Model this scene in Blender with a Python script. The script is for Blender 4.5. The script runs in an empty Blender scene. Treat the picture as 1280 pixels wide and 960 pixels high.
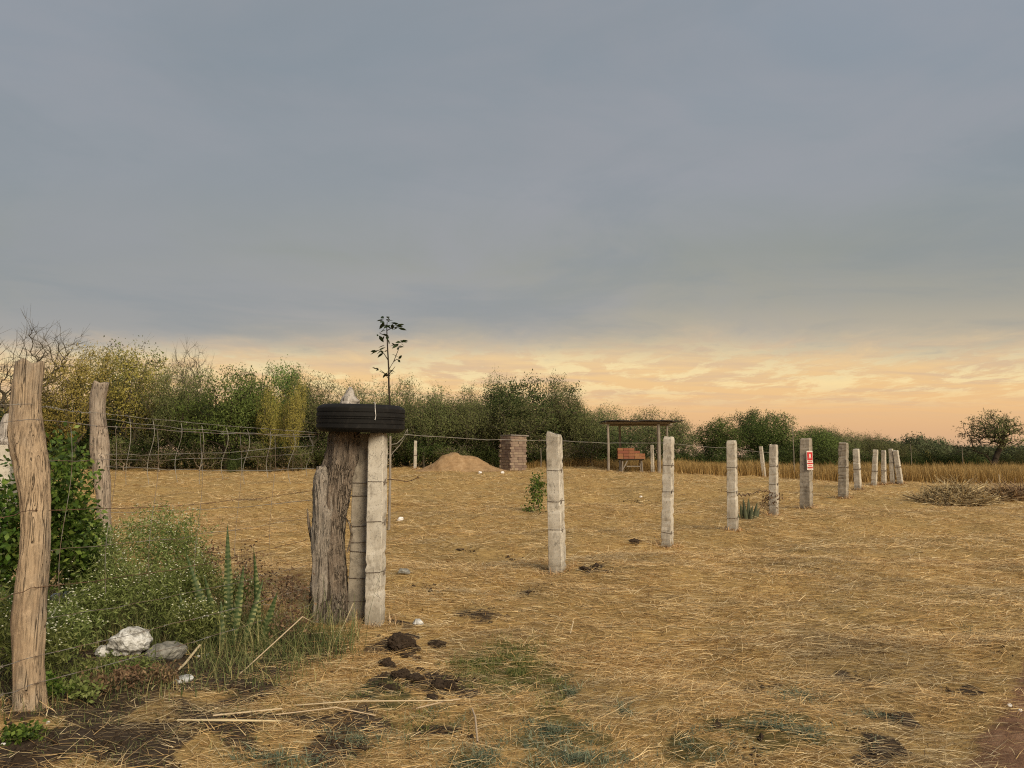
import bpy, math, random
import numpy as np
from mathutils import Vector, Matrix

SC = bpy.context.scene
COL = SC.collection
RNG = np.random.default_rng(7)
random.seed(7)
R = math.radians

# ------------------------------------------------------------------ camera
CAMZ, FPX, HOR = 1.5, 925.0, 571.0
PITCH = math.atan((HOR - 480) / FPX)
cam_d = bpy.data.cameras.new('camera'); cam = bpy.data.objects.new('camera', cam_d); COL.objects.link(cam)
cam_d.sensor_width = 36; cam_d.lens = FPX / 1280 * 36; cam_d.clip_start = 0.05; cam_d.clip_end = 3000
cam.location = (0, 0, CAMZ); cam.rotation_euler = (math.pi / 2 + PITCH, 0, 0)
SC.camera = cam

# ------------------------------------------------------------------ sky, sun, exposure
EXPO = 1.35
SUN_EL, SUN_AZ = R(31.5), R(145)          # azimuth clockwise from +Y (the view direction)
SC.view_settings.view_transform = 'Standard'; SC.view_settings.look = 'None'
SC.view_settings.gamma = 1; SC.view_settings.exposure = EXPO
SC.view_settings.use_curve_mapping = False
SC.cycles.pixel_filter_type = 'BLACKMAN_HARRIS'; SC.cycles.filter_width = 1.15; SC.cycles.use_denoising = False
sd = bpy.data.lights.new('sun', 'SUN'); sun = bpy.data.objects.new('sun', sd); COL.objects.link(sun)
sd.energy = 1.5; sd.angle = R(30); sd.color = (1.0, 0.85, 0.63)
sdir = Vector((math.sin(SUN_AZ) * math.cos(SUN_EL), math.cos(SUN_AZ) * math.cos(SUN_EL), math.sin(SUN_EL)))
sun.rotation_euler = sdir.to_track_quat('Z', 'Y').to_euler(); sun.location = sdir * 60

W = bpy.data.worlds.new('World'); SC.world = W; W.use_nodes = True


class NT:
    """small helper to wire shader nodes"""
    def __init__(s, tree): s.t = tree; tree.nodes.clear()
    def n(s, typ, **kw):
        nd = s.t.nodes.new(typ)
        for k, v in kw.items():
            if k.startswith('i_'): nd.inputs[k[2:].replace('_', ' ')].default_value = v
            else: setattr(nd, k, v)
        return nd
    def l(s, a, b): s.t.links.new(a, b)
    def put(s, sock, v):
        if v is None: return
        if hasattr(v, 'is_linked') or hasattr(v, 'links'): s.l(v, sock)
        else: sock.default_value = v
    def math(s, op, a, b=None, c=None, clamp=False):
        nd = s.n('ShaderNodeMath', operation=op, use_clamp=clamp)
        for i, v in enumerate((a, b, c)): s.put(nd.inputs[i], v)
        return nd.outputs[0]
    def ramp(s, fac, stops, interp='LINEAR'):
        nd = s.n('ShaderNodeValToRGB'); cr = nd.color_ramp; cr.interpolation = interp
        while len(cr.elements) > 1: cr.elements.remove(cr.elements[-1])
        for i, (p, c) in enumerate(stops):
            e = cr.elements[0] if i == 0 else cr.elements.new(p)
            e.position = p; e.color = (*c, 1) if len(c) == 3 else c
        s.put(nd.inputs[0], fac); return nd.outputs[0]
    def mix(s, fac, a, b, typ='MIX'):
        nd = s.n('ShaderNodeMix', data_type='RGBA', blend_type=typ, clamp_factor=True)
        s.put(nd.inputs[0], fac)
        for i, v in ((6, a), (7, b)):
            if isinstance(v, tuple) and len(v) == 3: v = (*v, 1)
            s.put(nd.inputs[i], v)
        return nd.outputs[2]
    def noise(s, vec, scale, detail=4, rough=.55, dist=0, out=0):
        nd = s.n('ShaderNodeTexNoise'); nd.inputs['Scale'].default_value = scale; nd.inputs['Detail'].default_value = detail
        nd.inputs['Roughness'].default_value = rough; nd.inputs['Distortion'].default_value = dist
        if vec is not None: s.l(vec, nd.inputs['Vector'])
        return nd.outputs[out]
    def mapping(s, vec, scale=(1, 1, 1), loc=(0, 0, 0), rot=(0, 0, 0)):
        nd = s.n('ShaderNodeMapping'); nd.inputs['Scale'].default_value = scale
        nd.inputs['Location'].default_value = loc; nd.inputs['Rotation'].default_value = rot
        s.l(vec, nd.inputs['Vector']); return nd.outputs[0]
    def smooth(s, v, a, b):
        nd = s.n('ShaderNodeMapRange', interpolation_type='SMOOTHSTEP'); s.put(nd.inputs[0], v)
        nd.inputs[1].default_value = a; nd.inputs[2].default_value = b
        return nd.outputs[0]


def lin(r, g, b, k=1.0):
    f = lambda c: (c / 255 / 12.92 if c / 255 <= .04045 else ((c / 255 + .055) / 1.055) ** 2.4) * k
    return (f(r), f(g), f(b))


def build_sky():
    t = NT(W.node_tree); K = 2 ** -EXPO
    tc = t.n('ShaderNodeTexCoord').outputs['Generated']
    sp = t.n('ShaderNodeSeparateXYZ'); t.l(tc, sp.inputs[0]); x, y, z = sp.outputs
    # the edge of a level cloud deck lies along a line in its own plane, so the band is measured by z over distance to that line
    run = t.math('SQRT', t.math('ADD', t.math('MULTIPLY', y, y), t.math('MULTIPLY', t.math('MULTIPLY', x, x), .18)))
    z = t.math('MINIMUM', t.math('DIVIDE', z, t.math('MAXIMUM', run, .05)), 1.0)
    zc = t.math('MAXIMUM', z, 0.0)
    den = t.math('ADD', t.math('MAXIMUM', sp.outputs[2], 0.0), 0.075)
    cx = t.math('DIVIDE', x, den); cy = t.math('DIVIDE', y, den)
    cb = t.n('ShaderNodeCombineXYZ'); t.l(cx, cb.inputs[0]); t.l(cy, cb.inputs[1]); P = cb.outputs[0]
    # clear band under the cloud deck, from the horizon upward
    glow = t.ramp(zc, [(0.0, lin(204, 168, 138, K)), (0.03, lin(226, 180, 136, K)), (0.065, lin(240, 193, 138, K)),
                       (0.105, lin(243, 202, 144, K)), (0.15, lin(240, 208, 158, K)), (0.2, lin(214, 194, 160, K))])
    # thin lit cloud banks inside the band
    n1 = t.noise(t.mapping(P, (1.9, 1.15, 1), (9.1, 3.3, 0)), 1.5, 11, .68, .3)
    n2 = t.noise(t.mapping(P, (.45, 1.3, 1), (7.7, 0, 0)), 1.9, 9, .62, .3)
    bandm = t.math('MULTIPLY', t.smooth(zc, .055, .11), t.math('SUBTRACT', 1, t.smooth(zc, .155, .20)))
    lit = t.math('MULTIPLY', t.smooth(n1, .46, .59), bandm)
    sky = glow
    sh = t.math('MULTIPLY', t.smooth(n2, .40, .66), t.smooth(zc, .03, .10))
    sky = t.mix(t.math('MULTIPLY', sh, .65), sky, lin(214, 184, 154, K))
    sky = t.mix(t.math('MULTIPLY', lit, .85), sky, lin(255, 230, 172, K))
    # the grey deck above, its lower edge ragged
    deck = t.ramp(zc, [(0.13, lin(206, 186, 156, K)), (0.17, lin(186, 175, 155, K)), (0.21, lin(165, 162, 151, K)), (0.28, lin(150, 153, 148, K)),
                       (0.38, lin(146, 153, 158, K)), (0.55, lin(141, 151, 161, K)), (0.75, lin(148, 156, 168, K)), (1.0, lin(150, 158, 170, K))])
    n3 = t.noise(t.mapping(P, (.35, .5, 1), (8, 5, 0)), 1.0, 5, .5, .4)
    n4 = t.noise(t.mapping(tc, (1.2, 1.2, 3.0), (0.4, 0, .3)), 1.9, 5, .55, .5)
    n5 = t.noise(t.mapping(P, (.8, .9, 1), (3, 1, 0)), 1.1, 6, .6, .6)
    deck = t.mix(t.math('MULTIPLY', t.smooth(n4, .34, .66), .6), deck, lin(160, 160, 166, K))
    deck = t.mix(t.math('MULTIPLY', t.smooth(n5, .45, .65), .3), deck, lin(128, 140, 148, K))
    deck = t.mix(t.math('MULTIPLY', t.smooth(n3, .42, .66), .34), deck, lin(133, 141, 146, K))
    edge = t.math('ADD', zc, t.math('MULTIPLY', t.math('SUBTRACT', n1, .5), .075))
    edge = t.math('ADD', edge, t.math('MULTIPLY', t.math('SUBTRACT', n3, .5), .06))
    col = t.mix(t.smooth(edge, .105, .175), sky, deck)
    nis = t.n('ShaderNodeTexSky', sky_type='NISHITA', sun_disc=False, sun_elevation=SUN_EL, sun_rotation=SUN_AZ, air_density=1.5, dust_density=3.0)
    b1 = t.n('ShaderNodeBackground'); t.l(nis.outputs[0], b1.inputs[0]); b1.inputs[1].default_value = .05
    b2 = t.n('ShaderNodeBackground'); t.l(col, b2.inputs[0]); b2.inputs[1].default_value = 1.0
    mx = t.n('ShaderNodeMixShader'); mx.inputs[0].default_value = .96
    t.l(b1.outputs[0], mx.inputs[1]); t.l(b2.outputs[0], mx.inputs[2])
    o = t.n('ShaderNodeOutputWorld'); t.l(mx.outputs[0], o.inputs[0])


build_sky()


# ------------------------------------------------------------------ materials
def surface(name, build, rough=.9, spec=.2, bump=None):
    m = bpy.data.materials.new(name); m.use_nodes = True; t = NT(m.node_tree)
    b = t.n('ShaderNodeBsdfPrincipled'); b.inputs['Roughness'].default_value = rough
    b.inputs['Specular IOR Level'].default_value = spec
    o = t.n('ShaderNodeOutputMaterial'); t.l(b.outputs[0], o.inputs[0])
    c, h = build(t)
    t.put(b.inputs['Base Color'], (*c, 1) if isinstance(c, tuple) and len(c) == 3 else c)
    if h is not None:
        bp = t.n('ShaderNodeBump'); bp.inputs['Strength'].default_value = bump[0]; bp.inputs['Distance'].default_value = bump[1]
        t.l(h, bp.inputs['Height']); t.l(bp.outputs[0], b.inputs['Normal'])
    return m


def island_mat(name, stops, trans=0.0, rough=.85, objvar=.25, patch=None, soft=None):
    """colour differs leaf by leaf (random per island) and plant by plant (object random)"""
    m = bpy.data.materials.new(name); m.use_nodes = True; t = NT(m.node_tree)
    g = t.n('ShaderNodeNewGeometry'); oi = t.n('ShaderNodeObjectInfo')
    c = t.ramp(g.outputs['Random Per Island'], stops)
    if patch:
        tc = t.n('ShaderNodeTexCoord').outputs['Object']
        f = t.smooth(t.noise(tc, patch[0], 3), patch[1], patch[1] + .12)
        c = t.mix(f, c, t.ramp(g.outputs['Random Per Island'], patch[2]))
    hs = t.n('ShaderNodeHueSaturation'); t.l(c, hs.inputs['Color'])
    t.l(t.math('MULTIPLY_ADD', oi.outputs['Random'], 2 * objvar, 1 - objvar), hs.inputs['Value'])
    t.l(t.math('MULTIPLY_ADD', oi.outputs['Random'], .03, .485), hs.inputs['Hue'])
    b = t.n('ShaderNodeBsdfPrincipled'); b.inputs['Roughness'].default_value = rough; b.inputs['Specular IOR Level'].default_value = .25
    t.l(hs.outputs[0], b.inputs['Base Color'])
    nrm = None
    if soft:  # leaves turn outward: shading normal leans toward the crown's own surface
        sub = t.n('ShaderNodeVectorMath', operation='SUBTRACT'); t.l(t.n('ShaderNodeTexCoord').outputs['Object'], sub.inputs[0]); sub.inputs[1].default_value = (0, 0, soft)
        nz = t.n('ShaderNodeVectorMath', operation='NORMALIZE'); t.l(sub.outputs[0], nz.inputs[0])
        vt = t.n('ShaderNodeVectorTransform', vector_type='NORMAL', convert_from='OBJECT', convert_to='WORLD'); t.l(nz.outputs[0], vt.inputs[0])
        sc = t.n('ShaderNodeVectorMath', operation='SCALE'); t.l(vt.outputs[0], sc.inputs[0]); sc.inputs['Scale'].default_value = 1.3
        ad = t.n('ShaderNodeVectorMath', operation='ADD'); t.l(sc.outputs[0], ad.inputs[0]); t.l(g.outputs['Normal'], ad.inputs[1])
        nn = t.n('ShaderNodeVectorMath', operation='NORMALIZE'); t.l(ad.outputs[0], nn.inputs[0]); nrm = nn.outputs[0]; t.l(nrm, b.inputs['Normal'])
    o = t.n('ShaderNodeOutputMaterial'); out = b.outputs[0]
    if trans:
        tr = t.n('ShaderNodeBsdfTranslucent'); t.l(hs.outputs[0], tr.inputs[0])
        if nrm: t.l(nrm, tr.inputs['Normal'])
        mx = t.n('ShaderNodeMixShader'); mx.inputs[0].default_value = trans
        t.l(out, mx.inputs[1]); t.l(tr.outputs[0], mx.inputs[2]); out = mx.outputs[0]
    t.l(out, o.inputs[0]); return m


def oc(t): return t.n('ShaderNodeTexCoord').outputs['Object']


def f_ground(t):
    tc = oc(t)
    at = t.n('ShaderNodeAttribute', attribute_name='cover'); sp = t.n('ShaderNodeSeparateColor'); t.l(at.outputs['Color'], sp.inputs[0])
    soil_m, road_m, green_m = sp.outputs
    nA = t.noise(t.mapping(tc, (1, 2.4, 1)), 9, 8, .7); nB = t.noise(tc, .6, 5, .6); nC = t.noise(t.mapping(tc, (2.0, 6, 1), rot=(0, 0, .25)), 22, 4, .7)
    straw = t.ramp(nA, [(.3, (.18, .11, .042)), (.5, (.42, .275, .105)), (.7, (.64, .45, .19))])
    straw = t.mix(t.math('MULTIPLY', t.smooth(nB, .42, .62), .4), straw, (.31, .225, .095))
    straw = t.mix(t.math('MULTIPLY', t.smooth(nC, .55, .75), .45), straw, (.14, .09, .04))
    soil = t.ramp(t.noise(tc, 14, 8, .7), [(.3, (.035, .025, .018)), (.6, (.085, .062, .044)), (.8, (.16, .12, .08))])
    road = t.ramp(t.noise(tc, 8, 9, .72), [(.3, (.12, .065, .038)), (.55, (.24, .135, .08)), (.75, (.34, .21, .13))])
    brk = t.math('MULTIPLY_ADD', t.math('SUBTRACT', t.noise(tc, 5, 7, .7), .5), 1.1, soil_m)
    c = t.mix(t.smooth(brk, .35, .6), straw, soil)
    brg = t.math('MULTIPLY_ADD', t.math('SUBTRACT', t.noise(tc, 6, 6, .7), .5), .9, green_m)
    c = t.mix(t.math('MULTIPLY', t.smooth(brg, .4, .65), .7), c, (.045, .058, .02))
    brr = t.math('MULTIPLY_ADD', t.math('SUBTRACT', t.noise(tc, 4, 7, .75), .5), .8, road_m)
    c = t.mix(t.smooth(brr, .4, .6), c, road)
    return c, t.math('ADD', t.noise(tc, 30, 6, .75), t.math('MULTIPLY', nA, .8))


def f_wood(a, b, dark, scale=1.0, crackw=.016):
    def f(t):
        tc = oc(t)
        g = t.noise(t.mapping(tc, (17 * scale, 17 * scale, .5)), 1.6, 2.5, .5, .1)
        fine = t.noise(t.mapping(tc, (70 * scale, 70 * scale, 3.5)), 1.5, 6, .72)
        blot = t.noise(t.mapping(tc, (1, 1, .6)), 4.2, 8, .66)
        wear = t.noise(tc, 26, 6, .7)
        c = t.mix(t.smooth(blot, .36, .62), (*a, 1), (*b, 1))
        grey = t.noise(t.mapping(tc, (1, 1, .5)), 2.3, 5, .6)
        c = t.mix(t.math('MULTIPLY', t.smooth(grey, .48, .64), .65), c, (sum(a) / 3 * 1.05, sum(a) / 3 * .95, sum(a) / 3 * .82))
        c = t.mix(t.math('MULTIPLY', t.smooth(fine, .44, .66), .75), c, tuple(v * .42 for v in a))
        c = t.mix(t.math('MULTIPLY', t.smooth(wear, .56, .70), .5), c, tuple(min(v * 1.25, .8) for v in b))
        crack = t.math('SUBTRACT', 1, t.smooth(t.math('ABSOLUTE', t.math('SUBTRACT', g, .5)), .0, crackw))
        crack = t.math('MULTIPLY', crack, t.smooth(blot, .44, .56))
        low = t.math('MULTIPLY', t.math('SUBTRACT', 1, t.smooth(g, .30, .40)), .8)
        dk = t.math('MAXIMUM', crack, low)
        c = t.mix(t.math('MULTIPLY', dk, .92), c, dark)
        h = t.math('SUBTRACT', t.math('MULTIPLY', fine, .6), t.math('MULTIPLY', dk, .8))
        return c, h
    return f


def f_concrete(base, stain, spots):
    def f(t):
        tc = oc(t); oi = t.n('ShaderNodeObjectInfo').outputs['Random']
        off = t.n('ShaderNodeVectorMath', operation='ADD'); t.l(tc, off.inputs[0])
        cb = t.n('ShaderNodeCombineXYZ'); t.l(t.math('MULTIPLY', oi, 37), cb.inputs[0]); t.l(cb.outputs[0], off.inputs[1]); v = off.outputs[0]
        n = t.noise(t.mapping(v, (1, 1, .5)), 5, 8, .68); s = t.noise(t.mapping(v, (1, 1, .55)), 7, 8, .7, .4); p = t.noise(v, 75, 4, .7)
        c = t.mix(t.smooth(n, .38, .62), (*base, 1), (*spots, 1))
        c = t.mix(t.math('MULTIPLY', t.smooth(s, .50, .64), .65), c, stain)
        pit = t.smooth(p, .57, .66)
        c = t.mix(t.math('MULTIPLY', pit, .7), c, tuple(q * .35 for q in base))
        blk = t.noise(t.mapping(v, (1, 1, .7)), 14, 7, .72)
        c = t.mix(t.math('MULTIPLY', t.smooth(blk, .57, .68), .6), c, tuple(q * .55 for q in stain))
        cr = t.noise(t.mapping(v, (4, 4, 1.2)), 1.2, 6, .62, .6)
        cr = t.math('MULTIPLY', t.math('SUBTRACT', 1, t.smooth(t.math('ABSOLUTE', t.math('SUBTRACT', cr, .5)), 0, .006)), t.smooth(n, .5, .6))
        c = t.mix(t.math('MULTIPLY', cr, .8), c, tuple(q * .3 for q in stain))
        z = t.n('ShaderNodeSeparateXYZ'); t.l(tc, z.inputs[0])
        foot_tone = t.math('MULTIPLY', t.math('SUBTRACT', 1, t.smooth(t.math('ADD', z.outputs[2], t.math('MULTIPLY', n, .35)), .15, .5)), .55)
        c = t.mix(foot_tone, c, (.13, .115, .085))  # browner and darker towards the post foot
        return c, t.math('SUBTRACT', t.math('ADD', n, t.math('MULTIPLY', p, .4)), t.math('ADD', t.math('MULTIPLY', pit, .25), t.math('MULTIPLY', cr, .5)))
    return f


M = {}
M['ground'] = surface('ground_straw', f_ground, .95, .1, (.7, .03))
M['wood_tan'] = surface('weathered_tan_wood', f_wood((.345, .25, .165), (.52, .395, .265), (.05, .035, .024)), .85, .2, (.9, .02))
M['wood_grey'] = surface('weathered_grey_wood', f_wood((.31, .235, .175), (.46, .38, .30), (.05, .038, .03)), .9, .2, (.9, .02))
M['bark'] = surface('fibrous_bark', f_wood((.23, .18, .14), (.42, .345, .27), (.022, .016, .012), 2.2, .07), .95, .1, (1.0, .03))
M['bark_pale'] = surface('bleached_bark', f_wood((.31, .265, .22), (.54, .475, .40), (.04, .032, .025), 1.7, .045), .95, .1, (1.0, .03))
M['dead_white'] = surface('bleached_wood', f_wood((.42, .38, .34), (.60, .56, .52), (.10, .085, .075), 1.2), .9, .2, (.8, .012))
M['pole'] = surface('grey_pole_wood', f_wood((.24, .20, .16), (.34, .30, .25), (.08, .06, .05), 2), .9, .2, (.4, .006))
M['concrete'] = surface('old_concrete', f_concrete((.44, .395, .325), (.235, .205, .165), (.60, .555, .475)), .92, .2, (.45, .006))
M['concrete_dark'] = surface('lichened_and_shaded_concrete', f_concrete((.27, .235, .185), (.10, .085, .07), (.40, .355, .29)), .95, .15, (.5, .008))  # lichen tone; on the rear corner post it stands in for shade
M['rock'] = surface('pale_limestone', lambda t: ((lambda n: (t.ramp(n, [(.36, (.13, .12, .10)), (.46, (.40, .39, .36)), (.56, (.74, .74, .72)), (.7, (.84, .85, .84))]), n))(t.noise(oc(t), 16, 9, .74))), .9, .2, (.8, .03))
M['rock_grey'] = surface('grey_stone', lambda t: ((lambda n: (t.ramp(n, [(.35, (.10, .095, .085)), (.55, (.25, .24, .21)), (.7, (.40, .39, .35))]), n))(t.noise(oc(t), 13, 8, .7))), .9, .2, (.8, .03))
M['clod'] = surface('dark_earth', lambda t: ((lambda n: (t.ramp(n, [(.3, (.028, .02, .015)), (.6, (.075, .054, .038)), (.8, (.15, .11, .07))]), n))(t.noise(oc(t), 25, 8, .75))), 1, .05, (1, .03))
M['mound'] = surface('tan_soil', lambda t: ((lambda n: (t.ramp(n, [(.3, (.22, .135, .065)), (.55, (.36, .235, .125)), (.75, (.48, .34, .20))]), n))(t.noise(oc(t), 3.2, 9, .72))), 1, .05, (.8, .06))
M['rubber'] = surface('worn_rubber', lambda t: ((lambda n: (t.mix(t.smooth(n, .5, .75), (.010, .0095, .009), (.022, .020, .018)), n))(t.noise(oc(t), 16, 7, .7))), .75, .22, (.3, .004))
M['steel'] = surface('dull_wire', lambda t: ((lambda n: (t.mix(t.smooth(n, .4, .6), (.22, .21, .20), (.16, .11, .075)), None))(t.noise(oc(t), 9, 4))), .55, .5)
M['pale_wire'] = surface('pale_galvanised_wire', lambda t: ((lambda n: (t.mix(t.smooth(n, .4, .65), (.34, .32, .28), (.20, .17, .14)), None))(t.noise(oc(t), 5, 4))), .5, .5)
M['rust'] = surface('rusty_wire', lambda t: ((lambda n: (t.mix(t.smooth(n, .4, .6), (.075, .045, .03), (.15, .09, .055)), None))(t.noise(oc(t), 9, 4))), .8, .3)
M['tie'] = surface('dull_tie_wire', lambda t: ((lambda n: (t.mix(t.smooth(n, .45, .6), (.20, .17, .14), (.09, .065, .05)), None))(t.noise(oc(t), 30, 4))), .8, .3)
M['string'] = surface('white_string', lambda t: ((.75, .73, .70), None), .8)
M['brick_old'] = island_mat('weathered_bricks', [(0, (.15, .105, .078)), (.35, (.21, .15, .112)), (.7, (.26, .195, .15)), (1, (.33, .26, .20))], rough=.95, objvar=.28)
M['brick_new'] = island_mat('orange_bricks', [(0, (.20, .078, .042)), (.5, (.25, .105, .056)), (1, (.31, .145, .078))], rough=.9, objvar=.15)
M['sheet'] = surface('rusted_sheet', lambda t: ((lambda n: (t.mix(t.smooth(n, .4, .6), (.16, .145, .13), (.23, .20, .17)), None))(t.noise(oc(t), 2, 5))), .6, .4)
M['roof_dark'] = surface('dark_roofing', lambda t: ((lambda n: (t.mix(t.smooth(n, .4, .6), (.022, .021, .021), (.045, .042, .04)), None))(t.noise(oc(t), 3, 5))), .8, .3)
M['sign_white'] = surface('sign_white', lambda t: ((lambda n: (t.mix(t.smooth(n, .5, .7), (.72, .66, .60), (.60, .52, .46)), None))(t.noise(oc(t), 20, 4))), .5, .4)
M['sign_red'] = surface('sign_red', lambda t: ((lambda n: (t.mix(t.smooth(n, .5, .7), (.52, .015, .02), (.42, .02, .025)), None))(t.noise(oc(t), 20, 4))), .5, .4)
M['litter'] = surface('white_litter', lambda t: ((.78, .77, .76), None), .6)
M['straw'] = island_mat('cut_straw', [(0, (.10, .055, .020)), (.16, (.31, .178, .066)), (.42, (.64, .415, .17)), (.78, (.80, .59, .29)), (1, (.86, .71, .44))], .12, .7, 0, (.55, .50, [(0, (.09, .055, .025)), (.3, (.30, .20, .095)), (.7, (.56, .42, .215)), (1, (.78, .64, .40))]))
M['straw_pale'] = island_mat('pale_reed', [(0, (.46, .36, .22)), (1, (.60, .48, .32))], 0, .7, .1)
M['tall_gold'] = island_mat('tall_golden_grass', [(0, (.24, .14, .045)), (.5, (.40, .255, .095)), (1, (.54, .37, .16))], .25, .8, 0)
M['grass_green'] = island_mat('green_grass', [(0, (.075, .10, .024)), (.45, (.14, .18, .045)), (.8, (.24, .25, .085)), (1, (.45, .36, .16))], .25, .7, .1)
M['grass_blue'] = island_mat('blue_green_weed', [(0, (.085, .115, .075)), (.6, (.16, .20, .13)), (1, (.28, .31, .20))], .2, .7, .1)
M['grass_bed'] = island_mat('bed_grass', [(0, (.06, .078, .024)), (.45, (.13, .15, .05)), (.75, (.22, .22, .09)), (1, (.46, .37, .18))], .25, .75, .1)
M['leaf_dark'] = island_mat('dark_evergreen_leaf', [(0, (.040, .060, .016)), (.5, (.070, .100, .027)), (1, (.115, .15, .043))], 0.25, .7, .2, soft=2.2)
M['leaf_green'] = island_mat('mid_green_leaf', [(0, (.066, .105, .022)), (.5, (.11, .165, .034)), (1, (.17, .23, .055))], 0.28, .7, .2, soft=2.2)
M['leaf_olive'] = island_mat('olive_mesquite_leaf', [(0, (.095, .112, .036)), (.5, (.15, .17, .058)), (1, (.22, .235, .09))], 0.28, .75, .2, soft=2.2)
M['leaf_yellow'] = island_mat('yellowing_leaf', [(0, (.19, .18, .035)), (.5, (.34, .30, .065)), (1, (.50, .43, .12))], 0.28, .75, .12, (.9, .56, [(0, (.08, .08, .02)), (1, (.19, .17, .05))]), soft=2.4)
M['leaf_far'] = island_mat('far_scrub_leaf', [(0, (.085, .105, .05)), (.5, (.115, .14, .068)), (1, (.16, .18, .09))], 0.4, .8, .15, soft=1.5)
M['leaf_bush'] = island_mat('fresh_bush_leaf', [(0, (.028, .055, .010)), (.4, (.065, .12, .018)), (.8, (.13, .21, .035)), (1, (.28, .36, .08))], .3, .5, .12)
M['leaf_weed'] = island_mat('weed_leaf', [(0, (.09, .12, .03)), (.5, (.18, .225, .06)), (1, (.33, .37, .14))], 0.35, .8, .15)
M['leaf_dry'] = island_mat('dry_reddish_leaf', [(0, (.075, .045, .028)), (.5, (.17, .10, .058)), (1, (.32, .22, .125))], .2, .85, .15)
M['leaf_sap'] = island_mat('sapling_leaf', [(0, (.022, .04, .012)), (1, (.06, .085, .025))], .3, .55, .1)
M['flower'] = surface('white_flower', lambda t: ((.66, .66, .50), None), .8)
M['twig'] = surface('grey_brown_twig', lambda t: ((lambda n: (t.mix(t.smooth(n, .4, .6), (.065, .055, .038), (.115, .10, .072)), None))(t.noise(oc(t), 2, 4))), .95, .1)
M['twig_dark'] = surface('dark_branch', lambda t: ((lambda n: (t.mix(t.smooth(n, .4, .6), (.03, .023, .017), (.06, .047, .035)), None))(t.noise(oc(t), 2, 4))), .95, .1)
M['twig_pale'] = surface('pale_dry_twig', lambda t: ((lambda n: (t.mix(t.smooth(n, .4, .6), (.20, .155, .11), (.33, .27, .20)), None))(t.noise(oc(t), 2, 4))), .95, .1)
M['brush'] = island_mat('dry_brush', [(0, (.15, .10, .06)), (.5, (.38, .275, .16)), (1, (.62, .47, .28))], 0, .9, .1)
M['stem_green'] = surface('green_stem', lambda t: ((.11, .12, .045), None), .8)


def f_spear(t):
    tc = oc(t); wv = t.n('ShaderNodeTexWave', wave_type='BANDS', bands_direction='Z'); t.l(tc, wv.inputs[0])
    wv.inputs['Scale'].default_value = 8; wv.inputs['Distortion'].default_value = 5; wv.inputs['Detail'].default_value = 3; wv.inputs['Detail Scale'].default_value = 3
    sp = t.n('ShaderNodeSeparateXYZ'); t.l(tc, sp.inputs[0])
    edge = t.smooth(t.math('ABSOLUTE', sp.outputs[0]), .006, .026)
    c = t.mix(t.smooth(wv.outputs['Fac'], .35, .85), (.045, .075, .025), (.085, .115, .045))
    c = t.mix(t.math('MULTIPLY', edge, t.smooth(wv.outputs['Fac'], .35, .6)), c, (.25, .26, .11))
    return c, None


M['spear'] = surface('banded_spear_leaf', f_spear, .5, .35)
M['agave'] = surface('grey_green_agave', lambda t: ((lambda n: (t.mix(n, (.045, .055, .028), (.10, .11, .06)), None))(t.noise(oc(t), 6, 3))), .6, .3)


# ------------------------------------------------------------------ mesh helpers
def mesh(name, V, Q=None, T=None, mat=None, smooth=False):
    V = np.asarray(V, np.float32).reshape(-1, 3)
    parts = []; nl = []
    if Q is not None and len(Q): Q = np.asarray(Q, np.int32); parts.append(Q.ravel()); nl += [4] * len(Q)
    if T is not None and len(T): T = np.asarray(T, np.int32); parts.append(T.ravel()); nl += [3] * len(T)
    loops = np.concatenate(parts); nl = np.array(nl, np.int32)
    me = bpy.data.meshes.new(name)
    me.vertices.add(len(V)); me.vertices.foreach_set('co', V.ravel())
    me.loops.add(len(loops)); me.loops.foreach_set('vertex_index', loops)
    me.polygons.add(len(nl)); st = np.zeros(len(nl), np.int32); st[1:] = np.cumsum(nl)[:-1]
    me.polygons.foreach_set('loop_start', st)
    me.polygons.foreach_set('use_smooth', np.full(len(nl), bool(smooth)))
    me.update(calc_edges=True); me.validate()
    if mat: me.materials.append(M[mat] if isinstance(mat, str) else mat)
    return me


class MB:
    """collects geometry pieces into one mesh"""
    def __init__(s): s.V = []; s.Q = []; s.T = []; s.n = 0
    def add(s, V, Q=None, T=None):
        V = np.asarray(V, float).reshape(-1, 3)
        if Q is not None and len(Q): s.Q.append(np.asarray(Q) + s.n)
        if T is not None and len(T): s.T.append(np.asarray(T) + s.n)
        s.V.append(V); s.n += len(V); return s
    def mesh(s, name, mat, smooth=False):
        return mesh(name, np.concatenate(s.V), np.concatenate(s.Q) if s.Q else None, np.concatenate(s.T) if s.T else None, mat, smooth)


def ob(name, me, parent=None, loc=(0, 0, 0), rot=(0, 0, 0), scale=(1, 1, 1)):
    o = bpy.data.objects.new(name, me); COL.objects.link(o)
    if parent is not None: o.parent = parent
    o.location = loc; o.rotation_euler = rot; o.scale = scale; return o


def tag(o, label=None, cat=None, group=None, kind=None):
    if label: o['label'] = label
    if cat: o['category'] = cat
    if group: o['group'] = group
    if kind: o['kind'] = kind
    return o


def thing(name, loc, label, cat, group=None, rot=(0, 0, 0)):
    return tag(ob(name, None, None, loc, rot), label, cat, group)


def copy_tree(o, parent=None):
    kids = [c for c in o.children]
    c = o.copy(); COL.objects.link(c); c.parent = parent
    for k in kids: copy_tree(k, c)
    return c


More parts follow.
